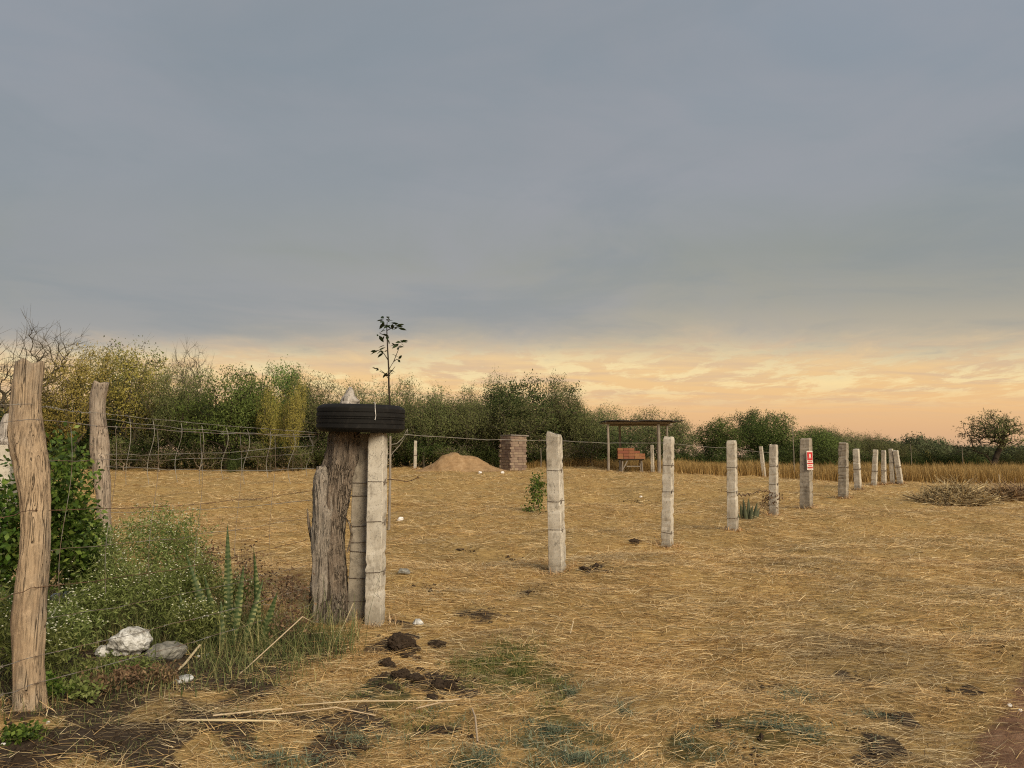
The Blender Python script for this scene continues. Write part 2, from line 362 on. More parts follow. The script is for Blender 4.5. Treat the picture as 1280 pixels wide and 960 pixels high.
def box(c, s, rot=None):
    v = np.array([[x, y, z] for x in (-1, 1) for y in (-1, 1) for z in (-1, 1)], float) * np.array(s) / 2
    if rot is not None: v = v @ np.array(Matrix.Rotation(rot, 3, 'Z')).T
    return v + np.array(c), [(0, 1, 3, 2), (4, 6, 7, 5), (0, 4, 5, 1), (2, 3, 7, 6), (0, 2, 6, 4), (1, 5, 7, 3)]


def tubes(P0, P1, R0, R1, k=5):
    P0 = np.asarray(P0, float).reshape(-1, 3); P1 = np.asarray(P1, float).reshape(-1, 3); n = len(P0)
    R0 = np.broadcast_to(np.asarray(R0, float), (n,)); R1 = np.broadcast_to(np.asarray(R1, float), (n,))
    d = P1 - P0; d /= np.maximum(np.linalg.norm(d, axis=1, keepdims=True), 1e-9)
    up = np.where(np.abs(d[:, 2:3]) > .9, np.array([[1., 0, 0]]), np.array([[0, 0, 1.]]))
    a = np.cross(d, up); a /= np.maximum(np.linalg.norm(a, axis=1, keepdims=True), 1e-9); b = np.cross(d, a)
    th = np.arange(k) * 2 * np.pi / k; cs, sn = np.cos(th), np.sin(th)
    ring = a[:, None, :] * cs[None, :, None] + b[:, None, :] * sn[None, :, None]
    V = np.concatenate([P0[:, None] + ring * R0[:, None, None], P1[:, None] + ring * R1[:, None, None]], 1)
    i = np.arange(k); j = (i + 1) % k; q = np.stack([i, j, j + k, i + k], 1)
    Q = (q[None] + (np.arange(n) * 2 * k)[:, None, None]).reshape(-1, 4)
    return V.reshape(-1, 3), Q


def rope(pts, r, k=6):
    """one connected tube along a polyline"""
    P = np.asarray(pts, float); n = len(P); d = np.gradient(P, axis=0); d /= np.linalg.norm(d, axis=1, keepdims=True) + 1e-9
    up = np.where(np.abs(d[:, 2:3]) > .9, np.array([[1., 0, 0]]), np.array([[0, 0, 1.]]))
    a = np.cross(d, up); a /= np.linalg.norm(a, axis=1, keepdims=True) + 1e-9; b = np.cross(d, a)
    th = np.arange(k) * 2 * np.pi / k; r = np.broadcast_to(np.asarray(r, float), (n,))
    V = P[:, None] + (a[:, None] * np.cos(th)[None, :, None] + b[:, None] * np.sin(th)[None, :, None]) * r[:, None, None]
    Q = [(i * k + m, i * k + (m + 1) % k, (i + 1) * k + (m + 1) % k, (i + 1) * k + m) for i in range(n - 1) for m in range(k)]
    return V.reshape(-1, 3), Q


def ribbons(P, ang, L, w, tilt, bend, rng, segs=2):
    """flat blades: root P, heading ang, elevation angle tilt, each curving by bend"""
    n = len(P); out = []; cur = P.copy(); tl = tilt.copy(); ag = ang.copy(); roll = rng.normal(0, .5, n)
    for s in range(segs + 1):
        side = np.stack([-np.sin(ag), np.cos(ag), np.tan(np.clip(roll, -1, 1)) * .6], 1)
        side /= np.linalg.norm(side, axis=1, keepdims=True)
        ww = w * (1 - .8 * s / segs) / 2
        out.append(cur - side * ww[:, None]); out.append(cur + side * ww[:, None])
        st = L / segs
        cur = cur + np.stack([np.cos(ag) * np.cos(tl), np.sin(ag) * np.cos(tl), np.sin(tl)], 1) * st[:, None]
        tl = tl + bend; ag = ag + rng.normal(0, .12, n)
    V = np.stack(out, 1); m = V.shape[1]
    q = np.array([(2 * s, 2 * s + 1, 2 * s + 3, 2 * s + 2) for s in range(segs)])
    Q = (q[None] + (np.arange(n) * m)[:, None, None]).reshape(-1, 4)
    return V.reshape(-1, 3), Q


def leaves(P, size, rng, aspect=.5, droop=0.0):
    n = len(P); size = np.broadcast_to(np.asarray(size, float), (n,))
    d = rng.normal(size=(n, 3)); d[:, 2] -= droop; d /= np.linalg.norm(d, axis=1, keepdims=True)
    e = np.cross(d, rng.normal(size=(n, 3))); e /= np.linalg.norm(e, axis=1, keepdims=True)
    L = d * size[:, None]; Wd = e * (size * aspect)[:, None] / 2
    V = np.stack([P, P + L * .45 + Wd, P + L, P + L * .45 - Wd], 1)
    return V.reshape(-1, 3), np.arange(4 * n).reshape(n, 4)


def vnoise(u, v, nu, nv, seed):
    """periodic in u; bilinear value noise, u and v in 0..1"""
    g = np.random.default_rng(seed).uniform(-1, 1, (nu, nv + 2)); u = (u % 1) * nu; v = np.clip(v, 0, .9999) * nv
    i = u.astype(int); j = v.astype(int); a = u - i; b = v - j; a = a * a * (3 - 2 * a); b = b * b * (3 - 2 * b); i %= nu
    return (g[i, j] * (1 - a) + g[(i + 1) % nu, j] * a) * (1 - b) + (g[i, j + 1] * (1 - a) + g[(i + 1) % nu, j + 1] * a) * b


# ------------------------------------------------------------------ terrain
def sst(x): x = np.clip(x, 0, 1); return x * x * (3 - 2 * x)


_wr = np.random.default_rng(3); _NW = 30
_wl = np.geomspace(.28, 9, _NW); _wa = _wr.uniform(0, 2 * np.pi, _NW); _wp = _wr.uniform(0, 2 * np.pi, _NW)
_amp = .0072 * _wl ** .72


def Z(x, y):
    x = np.asarray(x, float); y = np.asarray(y, float)
    r = .76 * (1 - sst((x - 2) / 20)) * sst((y - 10) / 33)
    b = np.zeros(np.broadcast(x, y).shape)
    for w, a, p, am in zip(_wl, _wa, _wp, _amp):
        k = 2 * np.pi / w; b = b + am * np.sin(k * (np.cos(a) * x + np.sin(a) * y) + p + 1.3 * np.sin(.7 * x / w + .4 * y / w))
    return r + b * (1 - .8 * sst((np.hypot(x, y) - 40) / 60))


_cp, _sp = math.cos(PITCH), math.sin(PITCH)


def ray(px, py):
    a = (px - 640) / FPX; b = (480 - py) / FPX
    return np.array([a, _cp - b * _sp, _sp + b * _cp])


_ts = np.geomspace(2.0, 300, 4000)


def G(px, py):
    """ground point that the photograph shows at a pixel"""
    d = ray(px, py); p = d[None] * _ts[:, None] / d[1]; z = CAMZ + p[:, 2]
    hit = np.nonzero(z < Z(p[:, 0], p[:, 1]))[0]
    i = hit[0] if len(hit) else len(_ts) - 1
    return Vector((p[i, 0], p[i, 1], float(Z(p[i, 0], p[i, 1]))))


def D(px, py, Y):
    """point at distance Y along the view through a pixel"""
    d = ray(px, py); d = d * Y / d[1]; return Vector((d[0], d[1], CAMZ + d[2]))


def ground_pt(x, y): return Vector((x, y, float(Z(x, y))))


# bare soil, green and road areas in ground metres: (x, y, rx, ry, strength)
def area(px, py, rx, ry, s=1.0):
    c = G(px, py); a = G(px + rx, py); b = G(px, min(py + ry, 1300)); return (c.x, c.y, abs(a.x - c.x), abs(b.y - c.y) + .05, s)


SOIL = [area(*q) for q in ((500, 800, 26, 14), (490, 848, 34, 22), (555, 855, 34, 20), (600, 768, 46, 13, .55), (660, 742, 32, 7, .4), (560, 915, 40, 14, .8),
        (1085, 935, 34, 22), (1100, 893, 26, 6), (1190, 866, 30, 6), (1075, 852, 22, 4, .8), (310, 862, 48, 16), (150, 930, 95, 22, .9), (30, 940, 60, 26, .9), (260, 835, 36, 14, .8),
        (745, 710, 30, 6, .6), (792, 676, 10, 4, .5), (420, 930, 60, 16, .5), (960, 860, 22, 6, .5), (300, 900, 30, 9, .6), (500, 780, 14, 5, .6), (690, 640, 30, 3, .25), (800, 630, 40, 2.4, .2),
        (580, 690, 26, 4, .2), (440, 935, 40, 12, .5), (940, 945, 34, 9, .5), (1080, 785, 18, 5, .4), (1250, 815, 20, 5, .7), (860, 905, 26, 6, .5),
        (640, 700, 26, 5, .25), (535, 735, 30, 6, .3), (30, 880, 40, 18, .7), (120, 880, 60, 20, .6), (190, 840, 30, 12, .6))]
GREEN = [area(*q) for q in ((640, 838, 62, 30), (585, 828, 30, 14, .7), (480, 862, 40, 14, .7), (690, 870, 30, 14, .6), (530, 905, 40, 12, .5))]
BLUE = [area(*q) for q in ((690, 915, 60, 16), (960, 905, 60, 18), (1010, 915, 60, 14, .8), (880, 935, 40, 20), (600, 950, 70, 16), (720, 950, 90, 14, .8), (1000, 870, 40, 10, .6), (560, 898, 34, 9, .7), (715, 868, 30, 12, .6), (1220, 790, 40, 5, .4), (350, 950, 90, 18, .5), (780, 890, 30, 10, .5), (1090, 895, 40, 8, .5), (450, 925, 60, 12, .5))]
_road0, _road1 = G(1290, 812), G(1176, 985)


def mask(areas, x, y):
    m = np.zeros(np.shape(x)); x, y = x + .10 * np.sin(5 * y + 2 * np.sin(4 * x)) + .05 * np.sin(13 * y + 1 + 2 * np.sin(9 * x)), y + .10 * np.sin(4.3 * x + 2 * np.sin(5 * y)) + .05 * np.sin(14 * x + 2 * np.sin(11 * y))
    for cx, cy, rx, ry, s in areas:
        d = ((x - cx) / rx) ** 2 + ((y - cy) / ry) ** 2; m = np.maximum(m, s * np.clip(1.25 - .75 * d, 0, 1))
    return m


def road_mask(x, y):
    # the track runs along the right of the field; signed distance from its edge line
    a = np.array([_road1.x, _road1.y]); b = np.array([_road0.x, _road0.y]); d = (b - a) / np.linalg.norm(b - a); nrm = np.array([d[1], -d[0]])
    s = (x - a[0]) * nrm[0] + (y - a[1]) * nrm[1]
    return np.clip(.5 + s / .5, 0, 1) * np.clip((6.0 - s) / .6, 0, 1)


BED = [(-2.75, 5.6, 1.25, .95), (-2.2, 6.2, .9, .7), (-3.3, 5.4, 1.3, 1.1), (-3.9, 6.6, 1.3, 1.3)]


def bed_mask(x, y):
    m = np.zeros(np.shape(x))
    for cx, cy, rx, ry in BED: m = np.maximum(m, np.clip(1.4 - ((x - cx) / rx) ** 2 - ((y - cy) / ry) ** 2, 0, 1))
    return m


def left_bare(x, y):  # thin patchy cover on the trodden ground before the fenced corner
    a = sst((-.28 * y - x + .85 + .25 * np.sin(3 * y)) / .9) * sst((5.2 - y) / .8)
    return a * sst(.55 + .7 * np.sin(4.1 * x + 2 * np.sin(3 * y)) * np.sin(5 * y + 1.5 * np.sin(4 * x)) + .3 * np.sin(11 * x + 9 * y))


def build_ground():
    def axis(lo, hi, a, c, n):
        t = np.linspace(math.asinh((lo - c) / a), math.asinh((hi - c) / a), n); return c + a * np.sinh(t)
    xs = axis(-900, 900, 2.6, 0, 470); ys = axis(-120, 1500, 2.4, 5.2, 520)
    X, Y = np.meshgrid(xs, ys); V = np.stack([X, Y, Z(X, Y)], -1).reshape(-1, 3)
    nx, ny = len(xs), len(ys); i = (np.arange(ny - 1)[:, None] * nx + np.arange(nx - 1)[None]).ravel()
    me = mesh('ground', V, np.stack([i, i + 1, i + nx + 1, i + nx], 1), None, 'ground', True)
    at = me.color_attributes.new('cover', 'FLOAT_COLOR', 'POINT')
    c = np.zeros((len(V), 4), np.float32); c[:, 3] = 1
    c[:, 0] = np.maximum(np.maximum(mask(SOIL, V[:, 0], V[:, 1]), 1.0 * left_bare(V[:, 0], V[:, 1])), bed_mask(V[:, 0], V[:, 1]) * .9); c[:, 1] = road_mask(V[:, 0], V[:, 1])
    c[:, 2] = np.maximum(mask(GREEN, V[:, 0], V[:, 1]), .7 * mask(BLUE, V[:, 0], V[:, 1]))
    at.data.foreach_set('color', c.ravel())
    tag(ob('ground', me), 'dry mown field of flattened golden straw over dark soil', 'ground', kind='structure')


build_ground()


# ------------------------------------------------------------------ straw and grass covering the ground
def scatter(n, y0, y1, rng, spread=1.0, pad=1.5):
    y = np.sqrt(rng.uniform(y0 ** 2, y1 ** 2, n)); x = rng.uniform(-1, 1, n) * (y * .71 * spread + pad); return x, y


def thin(x, y, rng, keep): k = rng.uniform(size=len(x)) < keep; return x[k], y[k]


def flow(x, y): return .25 * np.sin(.9 * x + .5 * y) + .35 * np.sin(.35 * y - .6 * x + 1) + .25 * np.sin(2.1 * x - 1.3 * y)


def clump(x, y):  # windrow-like variation of the straw cover
    return .5 + .5 * np.sin(1.9 * x + 1.7 * np.sin(1.3 * y) + .6 * y) * np.sin(2.6 * y + 1.1 * np.sin(.8 * x))


def build_straw():
    rng = np.random.default_rng(11); mb = MB()
    for n, y0, y1, L, w, lift in ((135000, 2.6, 6.4, .115, .0032, .014), (130000, 5.8, 11, .13, .0047, .018), (130000, 10.5, 21, .16, .0075, .024), (130000, 20, 46, .20, .0135, .028)):
        x, y = scatter(n, y0, y1, rng)
        keep = (1 - .75 * mask(SOIL, x, y)) * (1 - .78 * left_bare(x, y)) * (1 - .7 * mask(GREEN, x, y)) * (1 - .45 * mask(BLUE, x, y)) * (1 - .9 * sst(road_mask(x, y) * 1.05)) * (1 - .9 * bed_mask(x, y)) * (.55 + .45 * clump(x, y))
        x, y = thin(x, y, rng, keep); n = len(x)
        c = clump(x, y)
        P = np.stack([x, y, Z(x, y) + rng.uniform(0, 1, n) ** 2 * lift * (.6 + 1.6 * c)], 1)
        ang = np.where(rng.uniform(size=n) < .55, flow(x, y) + rng.normal(0, .45, n), rng.uniform(0, 2 * np.pi, n)) + np.pi * rng.integers(0, 2, n)
        Ls = L * rng.lognormal(0, .4, n); tilt = np.abs(rng.normal(.02, .13, n)) + (rng.uniform(size=n) < .012) * rng.uniform(.2, .8, n)
        bend = -tilt * .9 + rng.normal(0, .1, n)
        mb.add(*ribbons(P, ang, Ls, w * rng.uniform(.6, 1.5, n), tilt, bend, rng, 2 if y0 < 10 else 1))
    tag(ob('dry_straw', mb.mesh('dry_straw', 'straw')), 'golden cut straw lying flat over the mown field', 'straw', kind='stuff')


build_straw()


def blades(name, pts, L, w, mat, label, cat, rng, tilt=(1.15, .3), bend=-.35, segs=3, var=.3):
    x, y = pts; n = len(x); P = np.stack([x, y, Z(x, y) - .01], 1)
    tl = np.clip(rng.normal(tilt[0], tilt[1], n), .1, 1.5)
    me = MB().add(*ribbons(P, rng.uniform(0, 2 * np.pi, n), L * rng.lognormal(0, var, n), w * rng.uniform(.6, 1.4, n), tl, bend * rng.uniform(.2, 1.6, n), rng, segs)).mesh(name, mat)
    return tag(ob(name, me), label, cat, kind='stuff')


def in_areas(areas, n, rng, rag=.5):
    xs, ys = [], []
    tot = sum(a[2] * a[3] * a[4] for a in areas)
    for cx, cy, rx, ry, s in areas:
        k = int(n * rx * ry * s / tot); r = np.abs(rng.normal(0, .68, k)); th = rng.uniform(0, 2 * np.pi, k)
        xs.append(cx + rx * r * np.cos(th)); ys.append(cy + ry * r * np.sin(th))
    x, y = np.concatenate(xs), np.concatenate(ys)
    k = (np.sin(9 * x + 3 * np.sin(7 * y)) * np.sin(11 * y + 2 * np.sin(8 * x)) > -rag) & (y > 2.5); return x[k], y[k]


def build_grasses():
    rng = np.random.default_rng(21)
    blades('green_grass', in_areas(GREEN, 20000, rng, -.05), .05, .0045, 'grass_green', 'fresh green grass patch beside the dark earth clods', 'grass', rng, (.9, .4))
    blades('blue_green_weeds', in_areas(BLUE, 22000, rng, .1), .05, .005, 'grass_blue', 'low blue-green weeds creeping through the straw', 'weeds', rng, (.55, .4))
    # grass and weeds in the fenced corner
    n = 24000; x = rng.uniform(-5.6, -1.2, n); y = rng.uniform(4.3, 8.2, n)
    front = np.clip((5.9 - y) / .5, 0, 1); x, y = thin(x, y, rng, bed_mask(x, y) * (1 - .6 * front))
    for rx, ry in ((162, 818), (206, 824), (128, 820), (84, 756)):
        q = G(rx, ry); kk = ~((np.abs(x - q.x) < .22) & (y < q.y + .1) & (y > q.y - .32)); x, y = x[kk], y[kk]
    blades('corner_grass', (x, y), np.where(y < 5.9, .15, .27), .0055, 'grass_bed', 'rank green grass filling the wire fenced corner', 'grass', rng, (1.2, .25), -.4)
    # thin low green in the left foreground
    n = 34000; x, y = scatter(n, 2.7, 5.4, rng); k = (x < -.28 * y + .6 + .4 * np.sin(3 * y)) & (np.sin(6 * x + 2 * np.sin(5 * y)) * np.sin(7 * y + np.sin(4 * x)) > -.1)
    blades('low_green_cover', (x[k], y[k]), .05, .0042, 'grass_bed', 'sparse low green growth among straw by the tan fence post', 'weeds', rng, (.7, .4))
    # tall golden grass behind the mown field
    n = 90000; x = rng.uniform(.5, 58, n); y = 43.2 + np.abs(rng.normal(0, 1, n)) * 7 + .8 * np.sin(.4 * x) - 1.2 * sst((x - 24) / 8) + (x < 7) * 2.2
    k = rng.uniform(size=n) < np.clip(.25 + (x - .5) / 12, .2, 1); x, y = x[k], y[k]; n = len(x)
    h = np.clip(.62 + .02 * x, .6, 1.0) * (.86 + .10 * np.sin(.7 * x + .5 * y) + .06 * np.sin(2.3 * x))
    blades('tall_golden_grass', (x, y), h, .03, 'tall_gold', 'tall standing rusty golden grass along the far field edge', 'grass', rng, (1.36, .14), -.14, 3, .13)


build_grasses()


# ------------------------------------------------------------------ branching plants
def skeleton(P, trunk, rng, sag=.06, up=0.35):
    """joins every target point to the nearest node of a growing skeleton; radii by the pipe model"""
    nodes = [np.array(p, float) for p in trunk]; par = [-1] + list(range(len(trunk) - 1)); top = nodes[-1]
    order = np.argsort(np.linalg.norm(P - top, axis=1)); arr = np.zeros((len(trunk) + 2 * len(P), 3)); arr[:len(trunk)] = nodes; n = len(trunk)
    par = np.array(par + [0] * (2 * len(P)))
    dist0 = np.zeros(len(arr)); 
    for i in range(1, n): dist0[i] = dist0[i - 1] + np.linalg.norm(arr[i] - arr[i - 1])
    tips = []
    for o in order:
        p = P[o]; d = np.linalg.norm(arr[:n] - p, axis=1) + .25 * dist0[:n] + up * np.maximum(arr[:n, 2] - p[2], 0); d[0] += 1
        j = int(np.argmin(d)); ln = np.linalg.norm(p - arr[j])
        mid = (arr[j] + p) / 2 + rng.normal(0, sag, 3) * ln + np.array([0, 0, .08 * ln])
        arr[n] = mid; par[n] = j; dist0[n] = dist0[j] + ln / 2; arr[n + 1] = p; par[n + 1] = n; dist0[n + 1] = dist0[j] + ln; tips.append(n + 1); n += 2
    arr = arr[:n]; par = par[:n]; cnt = np.ones(n)
    for i in range(n - 1, 0, -1): cnt[par[i]] += cnt[i]
    return arr, par, cnt, np.array(tips)


def in_env(n, rng, W_, H, z0, lobes=7, flat=1.0, fill=.55, umbrella=False):
    """points inside an uneven crown: several overlapping lobes"""
    L = []
    for i in range(lobes):
        a = rng.uniform(0, 2 * np.pi); r = np.sqrt(rng.uniform(0, 1)) * .62 * W_ / 2
        zc = z0 + (H - z0) * (rng.uniform(.35, .72) if not umbrella else rng.uniform(.55, .8) - .25 * (r / (W_ / 2)))
        L.append((r * np.cos(a), r * np.sin(a), zc, W_ * rng.uniform(.18, .30), (H - z0) * rng.uniform(.22, .34) * flat))
    L.append((0, 0, H - (H - z0) * .32 * flat, W_ * .26, (H - z0) * .32 * flat)); out = []
    for k in range(n):
        cx, cy, cz, rr, rz = L[rng.integers(len(L))]
        d = rng.normal(size=3); d /= np.linalg.norm(d); q = rng.uniform(fill, 1) ** .7
        p = np.array([cx + d[0] * rr * q, cy + d[1] * rr * q, cz + d[2] * rz * q]); p[2] = max(p[2], .12 * H * rng.uniform(.2, 1)); out.append(p)
    return np.array(out)


def plant_meshes(name, rng, W_, H, z0, npts, trunk, r0, leaf, nleaf, sigma, leafmat, twigmat, lobes=7, flat=1.0, fill=.55, umbrella=False, aspect=.5, spurs=0, k=5, droop=0., leaf_frac=1.0, rpow=.48, up=.35):
    P = in_env(npts, rng, W_, H, z0, lobes, flat, fill, umbrella)
    A, par, cnt, tips = skeleton(P, trunk, rng, up=up); i = np.arange(1, len(A)); r = r0 * (cnt / cnt[0]) ** rpow
    r = np.maximum(r, r0 * .045); mb = MB()
    mb.add(*tubes(A[par[i]], A[i], np.minimum(r[par[i]], r[i] * 1.6), r[i], k))
    if spurs:
        t = tips[rng.integers(0, len(tips), spurs)]; d = A[t] - A[par[t]]; d /= np.linalg.norm(d, axis=1, keepdims=True) + 1e-6
        d = d + rng.normal(0, .55, d.shape) + np.array([0, 0, .3]); d /= np.linalg.norm(d, axis=1, keepdims=True)
        e = A[t] + d * (H * .09 * rng.uniform(.4, 1.3, (spurs, 1))); mb.add(*tubes(A[t], e, r0 * .04, r0 * .02, 3))
    bm = mb.mesh(name + '_branches', twigmat, True); lm = None
    if nleaf:
        t = tips if leaf_frac >= 1 else tips[rng.uniform(size=len(tips)) < leaf_frac]
        j = t[rng.integers(0, len(t), nleaf)]; f = rng.uniform(.2, 1, (nleaf, 1)); f = f ** .6
        C = A[par[j]] * (1 - f) + A[j] * f + rng.normal(0, sigma, (nleaf, 3)); C[:, 2] = np.maximum(C[:, 2], .03)
        lm = MB().add(*leaves(C, leaf * rng.uniform(.6, 1.4, nleaf), rng, aspect, droop)).mesh(name + '_leaves', leafmat)
    return bm, lm


def straight(H, n=4, wob=.04, rng=RNG): return [(rng.normal(0, wob) * H * (i > 0), rng.normal(0, wob) * H * (i > 0), H * i / (n - 1)) for i in range(n)]


TREE = {}


def make_kind(key, count, **kw):
    TREE[key] = []
    for v in range(count):
        rng = np.random.default_rng(sum(map(ord, key)) * 10 + v); k2 = dict(kw); tr = k2.pop('tr', 1.2)
        b, l = plant_meshes(key, rng, trunk=straight(tr, rng=rng), **k2); TREE[key].append((b, l, kw['W_'], kw['H']))


make_kind('dark', 2, W_=6.4, H=6, z0=.5, npts=480, r0=.16, leaf=.13, nleaf=19000, sigma=.19, leafmat='leaf_dark', twigmat='twig_dark', lobes=13, fill=.45, aspect=.45)
make_kind('green', 2, W_=6.4, H=6, z0=.4, npts=480, r0=.15, leaf=.13, nleaf=19000, sigma=.21, leafmat='leaf_green', twigmat='twig_dark', lobes=13, fill=.45, aspect=.4)
make_kind('olive', 3, W_=6, H=6, z0=.5, npts=460, r0=.12, leaf=.13, nleaf=14000, sigma=.22, leafmat='leaf_olive', twigmat='twig', lobes=12, fill=.4, aspect=.3, spurs=600)
make_kind('yellow', 2, W_=5, H=6, z0=.5, npts=380, r0=.11, leaf=.11, nleaf=11000, sigma=.18, leafmat='leaf_yellow', twigmat='twig', lobes=11, fill=.4, aspect=.4, spurs=260)
make_kind('sparse', 2, W_=5, H=6, z0=1.0, npts=460, r0=.10, leaf=.11, nleaf=6500, sigma=.19, leafmat='leaf_olive', twigmat='twig', lobes=9, fill=.3, spurs=900, tr=1.6)
make_kind('bare', 2, W_=6, H=6, z0=1.6, npts=480, r0=.13, leaf=.1, nleaf=0, sigma=.1, leafmat='leaf_olive', twigmat='twig', lobes=9, fill=.25, spurs=1500, tr=2.0)
make_kind('low', 3, W_=4, H=2.4, z0=0, npts=240, r0=.05, leaf=.10, nleaf=7000, sigma=.18, leafmat='leaf_dark', twigmat='twig_dark', lobes=9, fill=.4, tr=.3, aspect=.4)
make_kind('lowdry', 2, W_=3.6, H=2.2, z0=0, npts=260, r0=.05, leaf=.10, nleaf=2200, sigma=.15, leafmat='leaf_olive', twigmat='twig_pale', lobes=7, fill=.3, spurs=700, tr=.3)
make_kind('far', 3, W_=9, H=5, z0=0, npts=220, r0=.14, leaf=.28, nleaf=6500, sigma=.36, leafmat='leaf_far', twigmat='twig', lobes=12, fill=.4, spurs=300)
LBL = {'dark': 'dense dark evergreen', 'green': 'rounded mid green', 'olive': 'feathery olive', 'yellow': 'yellowing', 'sparse': 'thin twiggy half-bare', 'bare': 'leafless grey', 'low': 'low dark', 'lowdry': 'low dry twiggy', 'far': 'distant hazy'}
_cnt = {}


def tree(key, px, top, wpx, Y, label, group=None, rz=None, name=None, cat='tree', sink=.05):
    v = TREE[key]; i = _cnt.get(key, 0); _cnt[key] = i + 1; b, l, W0, H0 = v[i % len(v)]
    p = D(px, 571, Y); g = ground_pt(p.x, Y); H = D(px, top, Y).z - g.z; w = wpx / FPX * Y
    sink = .4 if key == 'low' else sink
    t = thing(name or ('shrub' if key in ('low', 'lowdry') else 'tree'), (g.x, g.y, g.z - sink), label, cat, group, (0, 0, rz if rz is not None else random.uniform(0, 6.28)))
    t.scale = (w / W0, w / W0, H / H0)
    ob('trunk', b, t)
    if l: ob('crown', l, t)
    return t


T = tree
# left end of the thicket
T('bare', 22, 396, 190, 40, 'leafless grey tree spreading above the tan crooked fence post')
T('bare', 232, 428, 90, 47, 'slim leafless tree poking out between yellowing and dark green trees')
T('sparse', 150, 416, 120, 46, 'thin twiggy half-bare tree behind the yellowing trees')
T('yellow', 92, 424, 105, 41, 'tall yellowing tree behind the slimmer crooked fence post', 'yellowing trees of the thicket')
T('yellow', 165, 430, 120, 43, 'broad yellowing tree between the leafless grey tree and the dark green tree', 'yellowing trees of the thicket')
T('yellow', 30, 470, 90, 41, 'short yellowing tree under the leafless grey tree', 'yellowing trees of the thicket')
T('olive', 212, 452, 90, 42, 'feathery olive tree between the yellowing tree and the dark green tree')
T('green', 282, 448, 130, 41, 'rounded bushy green tree with a full crown beside the yellow sprays', 'green trees of the thicket')
T('green', 345, 446, 100, 43, 'taller green tree behind the yellow sprays left of the tyre', 'green trees of the thicket')
T('yellow', 338, 476, 44, 39.5, 'small yellow leaved tree in front of the green trees', 'yellowing trees of the thicket')
T('yellow', 366, 468, 36, 39, 'slender yellow leaved tree nearest the wire stays', 'yellowing trees of the thicket')
T('olive', 392, 466, 90, 42, 'feathery olive tree behind the wire fence stays')
T('dark', 240, 478, 110, 43, 'dark evergreen tree filling in behind the feathery olive tree')
T('dark', 60, 500, 140, 44, 'dark evergreen tree low behind the two crooked fence posts')
# behind the tyre and the mound
GS = 'twiggy trees behind the tyre'
for px, top, w, Y in ((440, 470, 70, 46), (475, 468, 70, 45), (505, 466, 66, 47), (548, 474, 70, 46), (585, 476, 60, 47)):
    T('sparse', px, top, w, Y, 'thin twiggy half-bare tree behind the tyre and soil mound', GS)
for px, top, w, Y in ((425, 490, 90, 43), (478, 494, 90, 44), (530, 492, 84, 45), (575, 490, 84, 46)):
    T('olive', px, top, w, Y, {425: 'feathery olive tree between the slender yellow tree and the tyre', 478: 'feathery olive tree directly behind the sapling and corner post', 530: 'feathery olive tree behind the small pale post by the mound', 575: 'feathery olive tree directly behind the soil mound'}[px], 'olive trees behind the tyre and mound')
T('sparse', 622, 458, 70, 50, 'half-bare tree rising beside the big dark evergreen')
T('dark', 655, 464, 138, 49, 'big dark evergreen tree with a domed crown above the brick stack')
T('sparse', 700, 462, 60, 51, 'half-bare tree poking out past the big dark evergreen')
T('olive', 640, 494, 130, 47, 'feathery olive tree in front of the big dark evergreen')
T('olive', 706, 484, 90, 50, 'feathery olive tree between the big dark evergreen and the pole shelter')
T('olive', 742, 502, 80, 51, 'short feathery olive tree beside the pole shelter')
# behind the shelter, further off
for px, top, w, Y in ((775, 508, 70, 66), (808, 506, 76, 68), (842, 510, 64, 67)):
    T('sparse', px, top, w, Y, 'pale twiggy tree showing over the shelter roof', 'twiggy trees over the shelter roof')
for px, top, w, Y in ((760, 520, 100, 63), (830, 524, 110, 65)):
    T('olive', px, top, w, Y, 'olive tree standing behind the pole shelter', 'olive trees behind the shelter')
T('green', 905, 516, 96, 70, 'broad green tree behind the row of concrete posts', 'green trees beyond the golden grass')
T('dark', 948, 506, 76, 73, 'dark topped tree rising out of the green trees beyond the golden grass')
T('green', 962, 514, 96, 69, 'full green tree beside the dark topped one', 'green trees beyond the golden grass')
T('green', 1012, 528, 80, 74, 'lower green tree behind the post with the red sign', 'green trees beyond the golden grass')
for px, top, w, Y in ((1030, 530, 80, 82), (1052, 536, 76, 86), (1078, 540, 70, 90), (1100, 544, 60, 96), (1122, 551, 50, 100)):
    T('olive', px, top, w, Y, 'olive tree in the dwindling line beyond the golden grass', 'olive trees dwindling into the distance')
GF = 'distant scrub trees on the horizon'
for px, top, w, Y in ((1020, 545, 110, 120), (1085, 549, 110, 130), (1142, 543, 56, 115), (1166, 546, 46, 120), (1120, 552, 80, 140), (1186, 556, 60, 150), (1215, 555, 70, 145), (1238, 557, 90, 160), (1270, 555, 90, 150), (1310, 556, 90, 150), (1350, 552, 100, 140), (1400, 552, 110, 130)):
    T('far', px, top, w, Y, 'distant hazy scrub tree low on the horizon', GF)
T('olive', 1286, 558, 44, 74, 'squat dark olive shrub beside the lone mesquite', None, None, 'shrub', 'shrub')
T('yellow', 1158, 562, 14, 80, 'tiny yellow green shrub beyond the tall golden grass', None, None, 'shrub', 'shrub')
# second row closing the thicket
GB = 'dark trees filling the back of the thicket'
for px in range(-120, 780, 62):
    T('dark', px + random.uniform(-10, 10), (500 if px < 700 else 530) + random.uniform(-8, 10), 130, 53 + random.uniform(-1, 3), 'dark evergreen tree deep in the back of the thicket', GB)
for px, top, w, Y in ((-60, 470, 150, 44), (-140, 460, 150, 42), (-20, 500, 120, 43)):
    T('olive', px, top, w, Y, 'feathery olive tree past the tan crooked fence post', 'olive trees at the thicket end')
